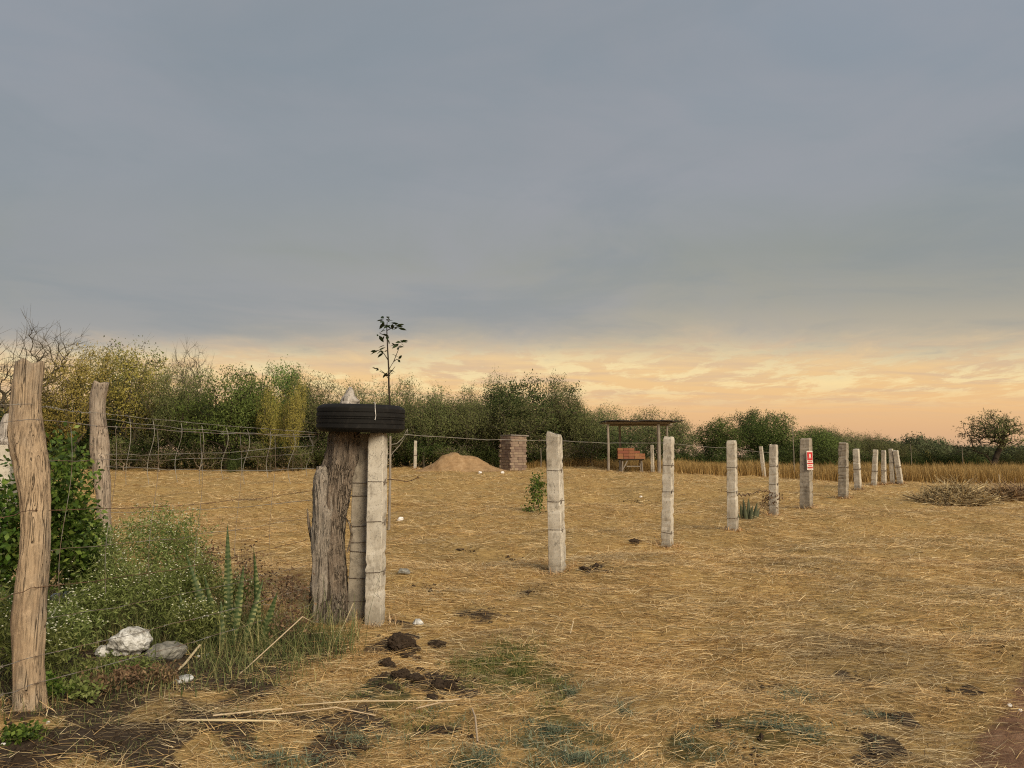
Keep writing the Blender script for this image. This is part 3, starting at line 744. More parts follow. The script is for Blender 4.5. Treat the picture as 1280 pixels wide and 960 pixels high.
# shrubs at the foot of the thicket
GL = 'low dark shrubs along the foot of the thicket'; GD = 'dry twiggy shrubs along the foot of the thicket'
for px in range(-60, 780, 34):
    T('low', px + random.uniform(-8, 8), 540 + random.uniform(-14, 10), 78, 41.5 + random.uniform(-.5, 2.5) + (4 if px > 420 else 0) + (3 if px > 620 else 0), 'low dark shrub at the foot of the thicket', GL, cat='shrub')
for px in (155, 200, 250, 322, 352, 378, 470, 560, 700, 740):
    T('lowdry', px, 548 + random.uniform(-6, 8), 62, 40 + (4.5 if px > 420 else 0) + (2 if px > 620 else 0), 'low dry twiggy shrub at the foot of the thicket', GD, cat='shrub')
T('low', 292, 552, 26, 37.5, 'small green bush standing out in front of the thicket', None, None, 'shrub', 'shrub')
for px in range(860, 1040, 34):
    T('low', px, 552 + random.uniform(-5, 5), 60, 64 + random.uniform(0, 3), 'low dark shrub below the green trees beyond the golden grass', 'low dark shrubs beyond the golden grass', cat='shrub')


GH = 'low scrub behind the tall golden grass'
for px in range(770, 1420, 30):
    T('low', px + random.uniform(-8, 8), (556 if px < 1000 else 562) + random.uniform(-4, 3), 64, 62 + random.uniform(0, 4) + (px > 1000) * 14, 'low dark scrub hugging the ground behind the tall golden grass', GH, cat='shrub')


def lone_tree():
    rng = np.random.default_rng(77); Y = 72; px = 1243; p = D(px, 571, Y); g = ground_pt(p.x, Y); H = D(px, 511, Y).z - g.z
    trunk = [(0, 0, 0), (-.15, 0, .7), (.1, 0, 1.3), (.45, .1, 2.0), (.9, 0, 2.7), (1.0, .1, 3.4)]
    P = in_env(520, rng, 7.6, H, 1.3, 14, 1.0, .3, True)
    A, par, cnt, tips = skeleton(P, trunk, rng, sag=.1, up=.5); i = np.arange(1, len(A)); r = np.maximum(.26 * (cnt / cnt[0]) ** .5, .016); mb = MB()
    mb.add(*tubes(A[par[i]], A[i], np.minimum(r[par[i]], r[i] * 1.6), r[i], 6))
    n = 4000; j = tips[rng.integers(0, len(tips), n)]; C = A[j] + rng.normal(0, .17, (n, 3)) * np.array([1.3, 1.3, .6])
    t = thing('mesquite_tree', g - Vector((0, 0, .05)), 'lone umbrella shaped mesquite tree standing apart beyond the golden grass', 'tree')
    ob('trunk', mb.mesh('mesquite_trunk', 'twig_dark', True), t)
    ob('crown', MB().add(*leaves(C, .26 * rng.uniform(.6, 1.4, n), rng, .22)).mesh('mesquite_crown', 'leaf_olive'), t)


lone_tree()


# ------------------------------------------------------------------ concrete posts
def post_mesh(w, h, seed, broken=0, taper=.9, chip=.006):
    rng = np.random.default_rng(seed); ch = .08; lv = 40; V = []; Q = []
    base = []
    for sx, sy in ((1, 1), (-1, 1), (-1, -1), (1, -1)):
        a = (sx, sy * (1 - ch)) ; b = (sx * (1 - ch), sy)
        base += [a, b] if sx * sy > 0 else [b, a]
    base = np.array(base); n = len(base)
    for i in range(lv + 1):
        f = i / lv; z = -.12 + (h + .12) * f; s = w / 2 * (1 - (1 - taper) * f)
        if i == lv: s *= .86
        ring = base * s + rng.normal(0, chip * .3, base.shape); hit = rng.uniform(size=n // 2) < .10
        ring *= np.repeat(np.where(hit, rng.uniform(.86, .96, n // 2), 1.0), 2)[:, None]
        zz = np.full(n, z) + (rng.normal(0, .008, n) if i >= lv - 1 else 0)
        if broken and f > .955: zz = zz - (base[:, 0] > 0) * broken * (f - .955) / .045
        V.append(np.column_stack([ring, zz]))
        if i: Q += [((i - 1) * n + m, (i - 1) * n + (m + 1) % n, i * n + (m + 1) % n, i * n + m) for m in range(n)]
    V = np.concatenate(V); top = lv * n; c = V[top:].mean(0); V = np.vstack([V, c]); T = [(top + m, top + (m + 1) % n, len(V) - 1) for m in range(n)]
    return V, Q, T


def tie(w, z, rng, r=.0035):
    s = w / 2 + r; a = .8
    P = [(s, s * a, z), (s * a, s, z), (-s * a, s, z), (-s, s * a, z), (-s, -s * a, z), (-s * a, -s, z), (s * a, -s, z), (s, -s * a, z)]
    P = np.array(P); P[:, 2] += rng.normal(0, .006, 8); Q0 = np.roll(P, -1, 0); k = rng.uniform(-.5, .5) * s
    P = np.vstack([P, [(s + .004, k - s * .4, z - .035), (s + .006, k - s * .4, z)]]); Q0 = np.vstack([Q0, [(s + .006, k - s * .4, z + .004), (s + .016, k - s * .3, z + .035)]])
    rr = np.r_[np.full(8, r), r * 2.2, r * 1.6]; return tubes(P, Q0, rr, rr, 5)


BASES = []
GP = 'concrete posts marching across the field'


def concrete_post(bx, by, tx, ty, w, label, mat='concrete', rz=-.32, ties=(.35, .62, .86), broken=0, group=GP, Y=None, name='concrete_post', chip=.006, lean=0):
    g = G(bx, by) if Y is None else ground_pt(D(bx, 571, Y).x, Y)
    top = D(tx, ty, g.y); h = (top - g).length; seed = int(bx * 7 + by)
    BASES.append((g.x, g.y, w)); t = thing(name, g, label, 'post', group)
    t.rotation_euler = (lean, math.atan2(top.x - g.x, top.z - g.z), 0)
    rng = np.random.default_rng(seed); V, Q, T_ = post_mesh(w, h, seed, broken, chip=chip)
    rot = (0, 0, rz - math.atan((bx - 640) / FPX) * .9)
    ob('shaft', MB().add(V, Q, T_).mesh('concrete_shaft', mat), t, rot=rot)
    for f in ties: ob('wire_tie', MB().add(*tie(w * (1 - .1 * f), h * f, rng, .0026 + .0003 * max(0, g.y - 8))).mesh('wire_tie', 'tie'), t, rot=rot)
    return t, h


concrete_post(697, 715, 692.5, 539, .185, 'whitish concrete post with a chipped top beside the leafy field shrub', broken=.06, ties=(.3, .5, .72), rz=-.34)
concrete_post(834, 683, 836, 546, .175, 'slightly twisted grey concrete post between chipped post and spiky plant', rz=-.34, ties=(.13, .5, .74), chip=.009)
concrete_post(916, 662, 914.5, 551, .19, 'clean straight concrete post just before the small spiky agave', rz=-.28, ties=(.13, .42, .7))
concrete_post(967, 645, 967, 556, .185, 'concrete post with a dry weed clump round its foot', rz=-.34, ties=(.45, .7))
concrete_post(1008, 635, 1007.5, 548, .27, 'wide dark lichened post carrying the red and white sign', 'concrete_dark', rz=-.34, ties=(), chip=.01)
concrete_post(1054, 622, 1054.5, 553, .27, 'wide weathered brown post next after the sign post', 'concrete_dark', rz=-.34, ties=(.55,), chip=.012)
concrete_post(1072.5, 612, 1070, 561, .23, 'slim leaning post after the wide weathered brown post', rz=-.34, ties=(.5,))
concrete_post(1092.5, 607, 1094.5, 562, .24, 'first pale post of the close group of four before the golden grass', rz=-.32, ties=(.4,))
concrete_post(1105, 605.5, 1104.5, 563, .21, 'second pale post of the close group of four before the golden grass', rz=-.34, ties=(.4,))
concrete_post(1116, 605, 1113.5, 561, .21, 'third pale post of the close group of four before the golden grass', rz=-.34, ties=(.6,))
concrete_post(1125.5, 604.5, 1119.5, 563, .25, 'strongly leaning last post of the close group of four before the golden grass', rz=-.34, ties=(.5,))
GE = 'small posts along the far field edge'
concrete_post(519, 583, 519.5, 551, .15, 'small pale post left of the soil mound', group=GE, ties=(.5,), Y=43.5)
concrete_post(815.5, 590, 815, 556, .17, 'small pale post in the golden grass beside the shelter', group=GE, ties=(), Y=43)
concrete_post(954.5, 594.5, 951, 558, .20, 'small leaning pale post by the golden grass behind the row', group=GE, ties=(), Y=43)
concrete_post(2, 780, 6, 539, .22, 'pale leaning concrete post half hidden behind the tan crooked post', group=None, Y=6.6, ties=(.6,))
for px, top, Y in ((992, 533, 44), (676, 560, 45), (701, 555, 46), (1139, 555, 70), (1203, 556, 70)):
    g = ground_pt(D(px, 571, Y).x, Y); h = D(px, top, Y).z - g.z
    tag(ob('stake', MB().add(*rope([(0, 0, -.1), (.02, 0, h * .5), (0, 0, h)], [.028, .024, .018], 5)).mesh('stake', 'pole'), None, g), 'thin bare stake standing at the far field edge', 'stake', 'thin stakes at the field edge')

# the two corner posts under the tyre
gc = G(468.5, 779); YC = gc.y
corner_h = D(468.5, 541, YC).z - gc.z
tC = thing('corner_post', gc, 'pale concrete corner post standing in front under the tyre', 'post')
V, Q, T_ = post_mesh(.155, corner_h, 5, 0, .95, .005)
ob('shaft', MB().add(V, Q, T_).mesh('corner_shaft', 'concrete'), tC, rot=(0, 0, -.12))
for f in (.27, .53, .74): ob('wire_tie', MB().add(*tie(.157 * (1 - .05 * f), corner_h * f, RNG, .003)).mesh('wire_tie', 'tie'), tC, rot=(0, 0, -.12))
gd = ground_pt(D(450.5, 571, YC + .16).x, YC + .16)
tD = thing('corner_post', gd, 'dark shaded concrete post wedged between stump and pale corner post', 'post', rot=(0, R(.9), 0))
hD = D(450, 542, gd.y).z - gd.z
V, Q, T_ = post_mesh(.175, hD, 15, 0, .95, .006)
ob('shaft', MB().add(V, Q, T_).mesh('corner_shaft', 'concrete_dark'), tD, rot=(0, 0, .12))  # darker concrete puts this post's shade into its colour
for f in (.10, .22, .36, .41, .50, .66, .73): ob('wire_tie', MB().add(*tie(.177 * (1 - .05 * f), hD * f, RNG, .0045)).mesh('wire_tie', 'tie'), tD, rot=(0, 0, .12))


# ------------------------------------------------------------------ rough timber
def loft(rows, Y, seed, mat, na=72, nv=110, groove=.07, lump=.10, knots=(), cap=True, depth=1.0, fib=34):
    """rows: (pixel y, x left, x right) of the outline; returns mesh around base point g"""
    rows = sorted(rows, key=lambda r: -r[0]); ys = np.array([r[0] for r in rows], float)
    xc = np.array([(r[1] + r[2]) / 2 for r in rows]); hw = np.array([(r[2] - r[1]) / 2 for r in rows])
    f = np.linspace(0, 1, nv); yy = ys[0] + (ys[-1] - ys[0]) * f
    C = np.array([D(np.interp(-y, -ys, xc), y, Y) for y in yy]); Rr = np.interp(-yy, -ys, hw) / FPX * Y
    ker = np.ones(7) / 7; pad = lambda a: np.convolve(np.pad(a, 3, 'edge'), ker, 'valid'); C[:, 0] = pad(C[:, 0]); Rr = pad(Rr)
    th = np.arange(na) / na; U, Vv = np.meshgrid(th, f); tw = U + .06 * np.sin(5 * Vv + seed)
    d = 1 + lump * vnoise(tw, Vv, 5, 7, seed) + groove * (-np.abs(vnoise(tw, Vv, 17, 5, seed + 1)) + .3) + groove * .6 * (-np.abs(vnoise(tw, Vv, fib, 9, seed + 2)) + .3) + .02 * vnoise(tw, Vv, 60, 60, seed + 3)
    for ku, kv, s, a in knots: d += a * np.exp(-(((U - ku + .5) % 1 - .5) / .05) ** 2 - ((Vv - kv) / s) ** 2)
    rad = Rr[:, None] * d; A = U * 2 * np.pi
    X = C[:, 0:1] + rad * np.cos(A); Yy = C[:, 1:2] + rad * np.sin(A) * depth + .0 * A; Zz = C[:, 2:3] + 0 * A
    Zz[-3:] += .02 * vnoise(U, Vv, 9, 3, seed + 5)[-3:]
    V = np.stack([X, Yy, Zz], -1).reshape(-1, 3); i = (np.arange(nv - 1)[:, None] * na + np.arange(na)[None]).ravel(); j = (np.arange(nv - 1)[:, None] * na + (np.arange(na)[None] + 1) % na).ravel()
    Q = np.stack([i, j, j + na, i + na], 1); T = []
    if cap: V = np.vstack([V, V[-na:].mean(0) - (0, 0, .01)]); T = [((nv - 1) * na + m, (nv - 1) * na + (m + 1) % na, len(V) - 1) for m in range(na)]
    return V, Q, T


def timber(name, g, parts, label, cat='post'):
    t = thing(name, g, label, cat)
    for pn, (V, Q, T), mat in parts: ob(pn, MB().add(V - np.array(g), Q, T).mesh(pn, mat, True), t)
    return t


Y1 = 4.5
g1 = ground_pt(D(38, 571, Y1).x, Y1)
KN = 1 - (571 - 453) / (880 - 453)
post1 = timber('wooden_fence_post', g1, [
    ('shaft', loft([(905, 19, 57), (880, 20, 57), (840, 17, 53), (800, 17, 52), (740, 20, 56), (690, 28, 60), (640, 28, 62), (610, 26, 61), (575, 19, 57), (545, 13, 52), (520, 16, 48), (500, 17, 47), (475, 19, 50), (453, 21, 54)], Y1, 3, 'wood_tan', groove=.14, lump=.09, knots=((.78, .08, .02, -.34), (.82, .62, .035, -.26), (.70, .45, .025, .16), (.80, .30, .02, .12), (.66, .72, .02, -.2))), 'wood_tan'),
    ('limb_stub', loft([(556, 2, 22), (545, 0, 22), (532, 1, 19), (520, 6, 20)], Y1 - .02, 9, 'dead_white', nv=24, na=36), 'dead_white')],
    'thick crooked tan timber fence post with a knobby limb stub')
Y2 = 8.2
g2 = ground_pt(D(130, 571, Y2).x, Y2)
timber('wooden_fence_post', g2, [('shaft', loft([(748, 124, 140), (700, 123, 139), (655, 121, 138), (620, 121, 138), (600, 118, 138), (580, 116, 136), (560, 114, 135), (540, 114, 133), (515, 113, 130), (500, 113, 131), (488, 115, 134), (478, 119, 137)], Y2, 13, 'wood_grey', lump=.12, knots=((.7, .52, .03, .3), (.85, .68, .02, -.3), (.72, .38, .03, -.3))), 'wood_grey')],
       'slim crooked greyish timber fence post set further into the weeds')
YS = YC + .12
gs = ground_pt(D(414, 571, YS).x, YS)
timber('tree_stump', gs, [
    ('trunk', loft([(796, 384, 446), (775, 389, 440), (730, 393, 433), (690, 393, 431), (650, 393, 431), (620, 396, 436), (600, 401, 441), (580, 406, 447), (560, 411, 449), (545, 413, 450), (530, 420, 449), (512, 427, 448), (500, 430, 446), (490, 434, 441)], YS, 23, 'bark', groove=.34, lump=.10, na=150, nv=190, fib=44), 'bark'),
    ('broken_limb', loft([(796, 386, 412), (745, 390, 412), (700, 391, 412), (660, 391, 415), (640, 391, 417), (615, 392, 416), (600, 392, 415), (590, 394, 411), (582, 397, 405)], YS - .10, 33, 'bark_pale', groove=.30, lump=.2, nv=70, na=80, fib=22), 'bark_pale'),
    ('side_shoot', rope([np.array(D(396, 700, YS - .1)), np.array(D(389, 670, YS - .1)), np.array(D(386, 655, YS - .12)), np.array(D(384, 636, YS - .12))], [.022, .018, .014, .006], 6) + ([],), 'bark'),
    ('side_shoot', rope([np.array(D(434, 690, YS - .1)), np.array(D(440, 670, YS - .1)), np.array(D(437, 655, YS - .12)), np.array(D(431, 645, YS - .12))], [.008, .012, .010, .006], 6) + ([],), 'bark'),
    ('bleached_tip', loft([(514, 422, 452), (505, 424, 450), (498, 427, 447), (491, 432, 443), (484, 436, 439)], YS - .03, 43, 'dead_white', groove=.2, lump=.2, nv=24, na=40), 'dead_white')],
    'gnarled fibrous barked stump passing up through the tyre', 'stump')


# ------------------------------------------------------------------ tyre
def tyre():
    c = D(451.5, 523.5, YC + .10); Ro, w = .417, .262; prof = []
    hw = w / 2
    # tread with circumferential grooves, shoulders, sidewalls, bead, inner liner
    tr = [(-.092, 0), (-.06, 0), (-.058, -.006), (-.050, -.006), (-.048, 0), (-.016, .002), (-.014, -.006), (-.006, -.006), (-.004, .002), (.004, .002), (.006, -.006), (.014, -.006), (.016, .002), (.048, 0), (.050, -.006), (.058, -.006), (.060, 0), (.092, 0)]
    prof += [(Ro - .16, -.085), (Ro - .15, -.10), (Ro - .10, -.128), (Ro - .055, -.131), (Ro - .03, -.120), (Ro - .012, -.108)]
    prof += [(Ro + d, z) for z, d in tr]
    prof += [(Ro - .012, .108), (Ro - .03, .120), (Ro - .055, .131), (Ro - .10, .128), (Ro - .15, .10), (Ro - .16, .085), (Ro - .12, .09), (Ro - .04, .08), (Ro - .025, 0), (Ro - .04, -.08), (Ro - .12, -.09)]
    P = np.array(prof); n, na = len(P), 192; th = np.arange(na) * 2 * np.pi / na
    wob = 1 + .006 * np.sin(2 * th + 1)
    V = np.stack([P[None, :, 0] * np.cos(th)[:, None] * wob[:, None], P[None, :, 0] * np.sin(th)[:, None] * wob[:, None], np.broadcast_to(P[None, :, 1], (na, n))], -1)
    i, j = np.meshgrid(np.arange(na), np.arange(n), indexing='ij'); i2 = (i + 1) % na; j2 = (j + 1) % n
    Q = np.stack([i * n + j, i2 * n + j, i2 * n + j2, i * n + j2], -1).reshape(-1, 4)
    t = thing('tyre', c, 'worn black car tyre lying flat on top of the corner post', 'tyre', rot=(R(1.5), R(1.2), 0))
    ob('casing', mesh('tyre_casing', V.reshape(-1, 3), Q, None, 'rubber', False), t)
    # soil in the hollow
    rr = np.linspace(0, Ro - .03, 10); a = np.arange(40) * 2 * np.pi / 40
    SV = np.array([(r * np.cos(q), r * np.sin(q), -.02 + .03 * math.sin(7 * q + r * 30) * r) for r in rr for q in a])
    SQ = [(i * 40 + m, i * 40 + (m + 1) % 40, (i + 1) * 40 + (m + 1) % 40, (i + 1) * 40 + m) for i in range(9) for m in range(40)]
    ob('soil_fill', mesh('soil_fill', SV, SQ, None, 'clod'), t)
    # knotted white string over the rim
    pts = []
    for q, (rad, z) in enumerate(((Ro - .05, .135), (Ro - .02, .127), (Ro + .004, .09), (Ro + .006, .05), (Ro + .005, .01), (Ro + .006, -.03))):
        an = R(-90 + 29) + .012 * math.sin(q * 2); pts.append((rad * math.cos(an), rad * math.sin(an), z))
    s = tag(ob('knotted_string', MB().add(*rope(pts, [.002, .0025, .002, .004, .002, .0035], 6)).mesh('knotted_string', 'string'), None, c), 'short knotted white string hanging over the tyre', 'string')
    return c, Ro, w


tyre_c, Ro, tyre_w = tyre()


def sapling():
    base = D(488, 505, YC + .05); base.z = tyre_c.z - .02
    t = thing('sapling', base, 'slender leafy sapling growing up out of the tyre', 'sapling')
    S = lambda x, y: np.array(D(x, y, YC + .05) - base)
    main = [np.array((0, 0, 0)), S(487, 500), S(486, 480), S(486, 462), S(484.5, 435), S(483.5, 412), S(484, 402)]
    ob('stem', MB().add(*rope(main, [.011, .010, .009, .008, .0065, .005, .003], 7)).mesh('sapling_stem', 'twig_dark', True), t)
    br = [[S(486, 462), S(492, 452), S(498, 437), S(500, 432)], [S(485, 450), S(480, 442), S(472, 438)], [S(483.5, 420), S(478, 418), S(474, 416)], [S(484, 413), S(490, 410), S(496, 405)], [S(486, 470), S(480, 466), S(475, 462)], [S(492, 452), S(496, 449), S(499, 450)], [S(486, 468), S(491, 462), S(494, 458)]]
    for b in br: ob('twig', MB().add(*rope(b, np.linspace(.005, .002, len(b)), 5)).mesh('sapling_twig', 'twig_dark', True), t)
    # one folded leaf, shared
    L = np.array([(0, 0, 0), (.35, .18, .04), (.7, .14, .05), (1, 0, 0), (.7, -.14, .05), (.35, -.18, .04), (.35, 0, 0), (.7, 0, .01)])
    lm = mesh('sapling_leaf', L, [(0, 6, 1, 0)][:0] or [(6, 7, 2, 1), (5, 4, 7, 6)], [(0, 6, 1), (0, 5, 6), (7, 3, 2), (7, 4, 3)], 'leaf_sap')
    rng = np.random.default_rng(4)
    spots = [(484, 400, 6), (491, 402, 5), (497, 407, 6), (478, 400, 4), (495, 411, 4), (475, 417, 5), (481, 420, 4), (473, 438, 5), (480, 440, 3), (500, 429, 6), (497, 433, 4), (498, 450, 4), (475, 463, 4), (488, 464, 4), (486, 408, 4), (502, 428, 3), (472, 435, 2), (482, 467, 3)]
    for x, y, n in spots:
        for k in range(n):
            p = S(x + rng.normal(0, 2.0), y + rng.normal(0, 1.5)) + np.array([0, rng.normal(0, .02), 0]); s = rng.uniform(.06, .098)
            ob('leaf', lm, t, p, (rng.uniform(-.9, .9), rng.uniform(-.5, .7), rng.uniform(0, 6.28)), (s, s, s))


sapling()


# ------------------------------------------------------------------ wires
def span(a, b, sag, n=14, wob=0, rng=RNG):
    a, b = np.array(a), np.array(b); f = np.linspace(0, 1, n)[:, None]; p = a + (b - a) * f; p[:, 2] -= sag * 4 * (f * (1 - f))[:, 0]
    if wob: p[1:-1] += rng.normal(0, wob, (n - 2, 3))
    return p


def wire(name, path, label, mat='steel', r=.0022, barbs=.14, group=None, cat='wire'):
    p0 = path[0].copy(); rel = path - p0; t = thing(name, p0, label, cat, group)
    ob('strand', MB().add(*rope(rel, r, 5)).mesh('strand', mat, True), t)
    if barbs:
        mb = MB(); d = np.linalg.norm(np.diff(rel, axis=0), axis=1); s = np.concatenate([[0], np.cumsum(d)]); rng = np.random.default_rng(len(rel) + int(s[-1] * 100))
        at = np.arange(barbs / 2, s[-1], barbs); C = np.stack([np.interp(at, s, rel[:, i]) for i in range(3)], 1)
        for _ in range(2):
            e = rng.normal(size=C.shape); e /= np.linalg.norm(e, axis=1, keepdims=True); mb.add(*tubes(C - e * .012, C + e * .012, r * .8, r * .4, 4))
        tag(ob('barbs', mb.mesh('barbs', mat), t), kind='stuff')
    return t


P1 = lambda y, dx=0: np.array(D(38 + dx, y, Y1 - .1))
P1R = lambda y: np.array(D(60, y, Y1)); P1L = lambda y: np.array(D(17, y, Y1))
S_ = lambda y, x=392: np.array(D(x, y, YS - .12)); P2 = lambda y: np.array(D(122, y, Y2 - .08))
OFF = lambda y: np.array(D(-140, y, 3.4))          # where the wires leave to the next post


def through(*pts, sag=.03, wob=.004):
    out = []
    for a, b in zip(pts[:-1], pts[1:]): out.append(span(a, b, sag, 14, wob)[(0 if not out else 1):])
    return np.concatenate(out)


wire('barbed_wire', through(OFF(500), P1(505), P2(516), np.array(D(396, 541, YS - .1)), sag=.015), 'top barbed wire strand crossing both crooked timber posts to the tyre', 'pale_wire')
wire('barbed_wire', through(OFF(520), P1(524), np.array(D(400, 543, YS - .1)), sag=.03), 'second barbed wire strand just under the top one', 'steel')
wire('barbed_wire', through(OFF(650), P1(638), S_(613), sag=.04), 'barbed wire strand at mid height on the tan crooked post', 'rust')
wire('barbed_wire', through(OFF(755), P1(735), S_(672), sag=.05), 'barbed wire strand at knee height on the tan crooked post', 'rust')
wire('barbed_wire', through(OFF(860), P1(822), S_(732), sag=.02), 'low barbed wire strand running through the corner weeds', 'steel')
wire('barbed_wire', through(OFF(905), P1(856), S_(755), sag=.02), 'lowest barbed wire strand skimming the ground by the stones', 'steel')


def mesh_fence(name, tops, ends, zs, stays, label, mat, r=.0026):
    """woven wire: line wires between two posts with wavy upright stays"""
    a, b = np.array(tops), np.array(ends); t = thing(name, a * 0 + a, label, 'fence'); rng = np.random.default_rng(int(abs(a[0] * 1000)))
    for z0, z1 in zs:
        p = span((a[0], a[1], z0), (b[0], b[1], z1), .03, 16, .006, rng) - a; ob('line_wire', MB().add(*rope(p, r, 5)).mesh('line_wire', mat, True), t)
    for f, zt, zb, amp in stays:
        q = a + (b - a) * f; n = 14; s = np.linspace(0, 1, n); w = amp * np.sin(s * np.pi * 1.9 + rng.normal(0, .3)) * (1 - .3 * s)
        d = (b - a) / np.linalg.norm(b - a); p = np.stack([q[0] + d[0] * w, q[1] + d[1] * w + .004, zt + (zb - zt) * s], 1) - a
        ob('stay', MB().add(*rope(p, r, 5)).mesh('stay', mat, True), t)
    return t


zB = lambda y, Y: D(0, y, Y).z
a2, b2 = D(132, 520, Y2 - .02), D(394, 545, YS)
st = []
for i, x in enumerate((166, 196, 232, 262, 290, 316, 342, 368, 388)):
    f = (x - 132) / 262; st.append((f, zB(520 + 24 * f, Y2 + (YS - Y2) * f), zB(606 - 6 * f + 5 * math.sin(i * 3), Y2 + (YS - Y2) * f), .045 * (1 if i % 3 else .6)))
mesh_fence('woven_wire_fence', a2, b2, [(zB(524, Y2), zB(546, YS)), (zB(568, Y2), zB(557, YS)), (zB(583, Y2), zB(586, YS)), (zB(640, Y2), zB(625, YS))], st, 'pale woven wire with wavy uprights between slim timber post and stump', 'pale_wire', .0026)
a3, b3 = D(62, 530, Y1), D(392, 560, YS)
st = [(f, zB(532, Y1), zB(760, Y1), .03) for f in (.05, .17, .3, .46, .62, .78)]
mesh_fence('woven_wire_fence', a3, b3, [(zB(575, Y1), zB(565, YS)), (zB(690, Y1), zB(645, YS)), (zB(775, Y1), zB(705, YS))], st, 'rusty sagging woven wire between tan crooked post and stump', 'steel', .0017)
a4, b4 = D(-120, 530, 3.5), D(16, 530, Y1)
mesh_fence('woven_wire_fence', a4, b4, [(zB(575, 3.7), zB(575, Y1)), (zB(700, 3.7), zB(692, Y1))], [(.9, zB(640, Y1), zB(760, Y1), .03), (.6, zB(560, 4), zB(700, 4), .03)], 'rusty woven wire leaving the tan crooked post away from the stump', 'steel', .0017)

# the single strand along the concrete posts
tops = [(506, 543, 6.6)] + [(697, 551, 0), (835, 553.5, 0), (915, 559, 0), (951, 557, 1), (967, 562, 0)]
pts = [np.array(D(506, 543, 6.6))]
for bx, by, y in ((693, 715, 550.5), (835, 683, 553.5), (914.5, 662, 560), (967, 645, 566)):
    g = G(bx, by); pts.append(np.array(D(bx, y, g.y - .1)))
wire('fence_wire', through(*pts, sag=.02, wob=.003), 'single pale wire strung from the tyre along the concrete posts', 'pale_wire', .0028, 0)
gA, gB = G(916, 662), G(967, 645)
wire('loose_wire', through(np.array(D(922, 619, gA.y)), np.array(D(940, 617.5, gA.y + 1.8)), np.array(D(958, 613, gB.y - .4)), np.array(D(966, 618, gB.y - .1)), sag=-.01, wob=.02), 'loose rusty wire tangle slung between agave post and weedy post', 'rust', .009, .1)
# pole and bent wires at the back of the corner post
gpole = G(486, 662); hp = D(486, 545, gpole.y).z - gpole.z
tag(ob('pole', MB().add(*rope([(0, 0, -.05), (.01, 0, hp * .5), (0, 0, hp)], [.030, .026, .022], 8)).mesh('pole', 'pole', True), None, gpole), 'thin upright grey pole just behind the concrete corner post', 'pole')
for k, seq in enumerate((((487, 556), (496, 554.5), (504, 547), (508, 538)), ((486, 574), (491, 566), (500, 556), (509, 542), (509, 536)))):
    p = np.array([np.array(D(x, y, YC + .1)) for x, y in seq])
    wire('tie_wire', p, ('short' if k == 0 else 'long') + ' bent pale tie wire hooked between tyre rim and thin pole', 'pale_wire', .0038, 0)
wire('loose_wire', np.array([np.array(D(x, y, YC + .3)) for x, y in ((484, 599), (498, 600), (508, 602), (516, 600), (524, 596))]), 'short stray barbed wire end sticking out behind the corner post', 'rust', .004, .07)


# ------------------------------------------------------------------ sign on the dark post
def sign():
    g = G(1008, 635); c = D(1012.2, 575.5, g.y - .17); w, h = 8.2 / FPX * g.y, 23.5 / FPX * g.y
    t = thing('sign', c, 'small red and white notice fixed to the dark lichened post', 'sign', rot=(0, 0, R(12)))
    V, Q = box((0, 0, 0), (w, .012, h)); ob('board', MB().add(V, Q).mesh('sign_board', 'sign_white'), t)
    def pl(n, cx, cz, ww, hh, m, dy=-.009): ob(n, MB().add(*box((cx, dy, cz), (ww, .004, hh))).mesh(n, m), t)
    pl('red_panel', 0, h * .22, w * .88, h * .42, 'sign_red'); pl('emblem', 0, h * .25, w * .26, h * .17, 'sign_white', -.013); pl('emblem_base', 0, h * .13, w * .4, h * .03, 'sign_white', -.013)
    pl('lettering_line', 0, -h * .045, w * .7, h * .035, 'sign_red'); pl('red_band', 0, -h * .155, w * .9, h * .075, 'sign_red')
    pl('lettering_line', 0, -h * .26, w * .6, h * .028, 'sign_red'); pl('red_band', 0, -h * .36, w * .88, h * .06, 'sign_red'); pl('lettering_line', 0, -h * .44, w * .7, h * .025, 'sign_red')


sign()


# ------------------------------------------------------------------ far objects: mound, brick stack, shelter
def soil_mound():
    g = ground_pt(D(576, 571, 39).x, 39); wx = 2.45; rng = np.random.default_rng(8); n = 70; u = np.linspace(-1, 1, n); X, Y = np.meshgrid(u, u)
    h = np.zeros_like(X)
    for cx, cy, sx, hh in ((-.20, 0, .42, .82), (.24, .05, .42, .74), (.02, 0, .62, .62), (-.45, .05, .42, .36), (.55, 0, .36, .30)):
        d = np.clip(1 - np.hypot((X - cx) / (sx * 1.5), (Y - cy) / .95), 0, 1); h = np.maximum(h, hh * np.clip(d * 1.5, 0, 1) ** 1.15 * (.85 + .15 * d))
    h *= 1 + .10 * np.sin(9 * X + 4 * Y) * np.sin(7 * Y + 3 * X) + .05 * np.sin(23 * X + 11 * Y)
    ker = np.array([1, 2, 3, 2, 1]) / 9.
    h = np.apply_along_axis(lambda a: np.convolve(a, ker, 'same'), 1, np.apply_along_axis(lambda a: np.convolve(a, ker, 'same'), 0, h))
    h += rng.normal(0, .012, h.shape) * (h > .04); V = np.stack([X * wx, Y * 1.7, h - .05], -1).reshape(-1, 3)
    V[:, 2] += Z(V[:, 0] + g.x, V[:, 1] + g.y) - g.z
    i = (np.arange(n - 1)[:, None] * n + np.arange(n - 1)[None]).ravel(); tag(ob('soil_mound', mesh('soil_mound', V, np.stack([i, i + 1, i + n + 1, i + n], 1), None, 'mound', True), None, g), 'broad twin peaked mound of tan soil at the field edge', 'mound')


soil_mound()


def brick_mesh(name, s, mat):
    V, Q = box((0, 0, 0), s); return MB().add(V, Q).mesh(name, mat)


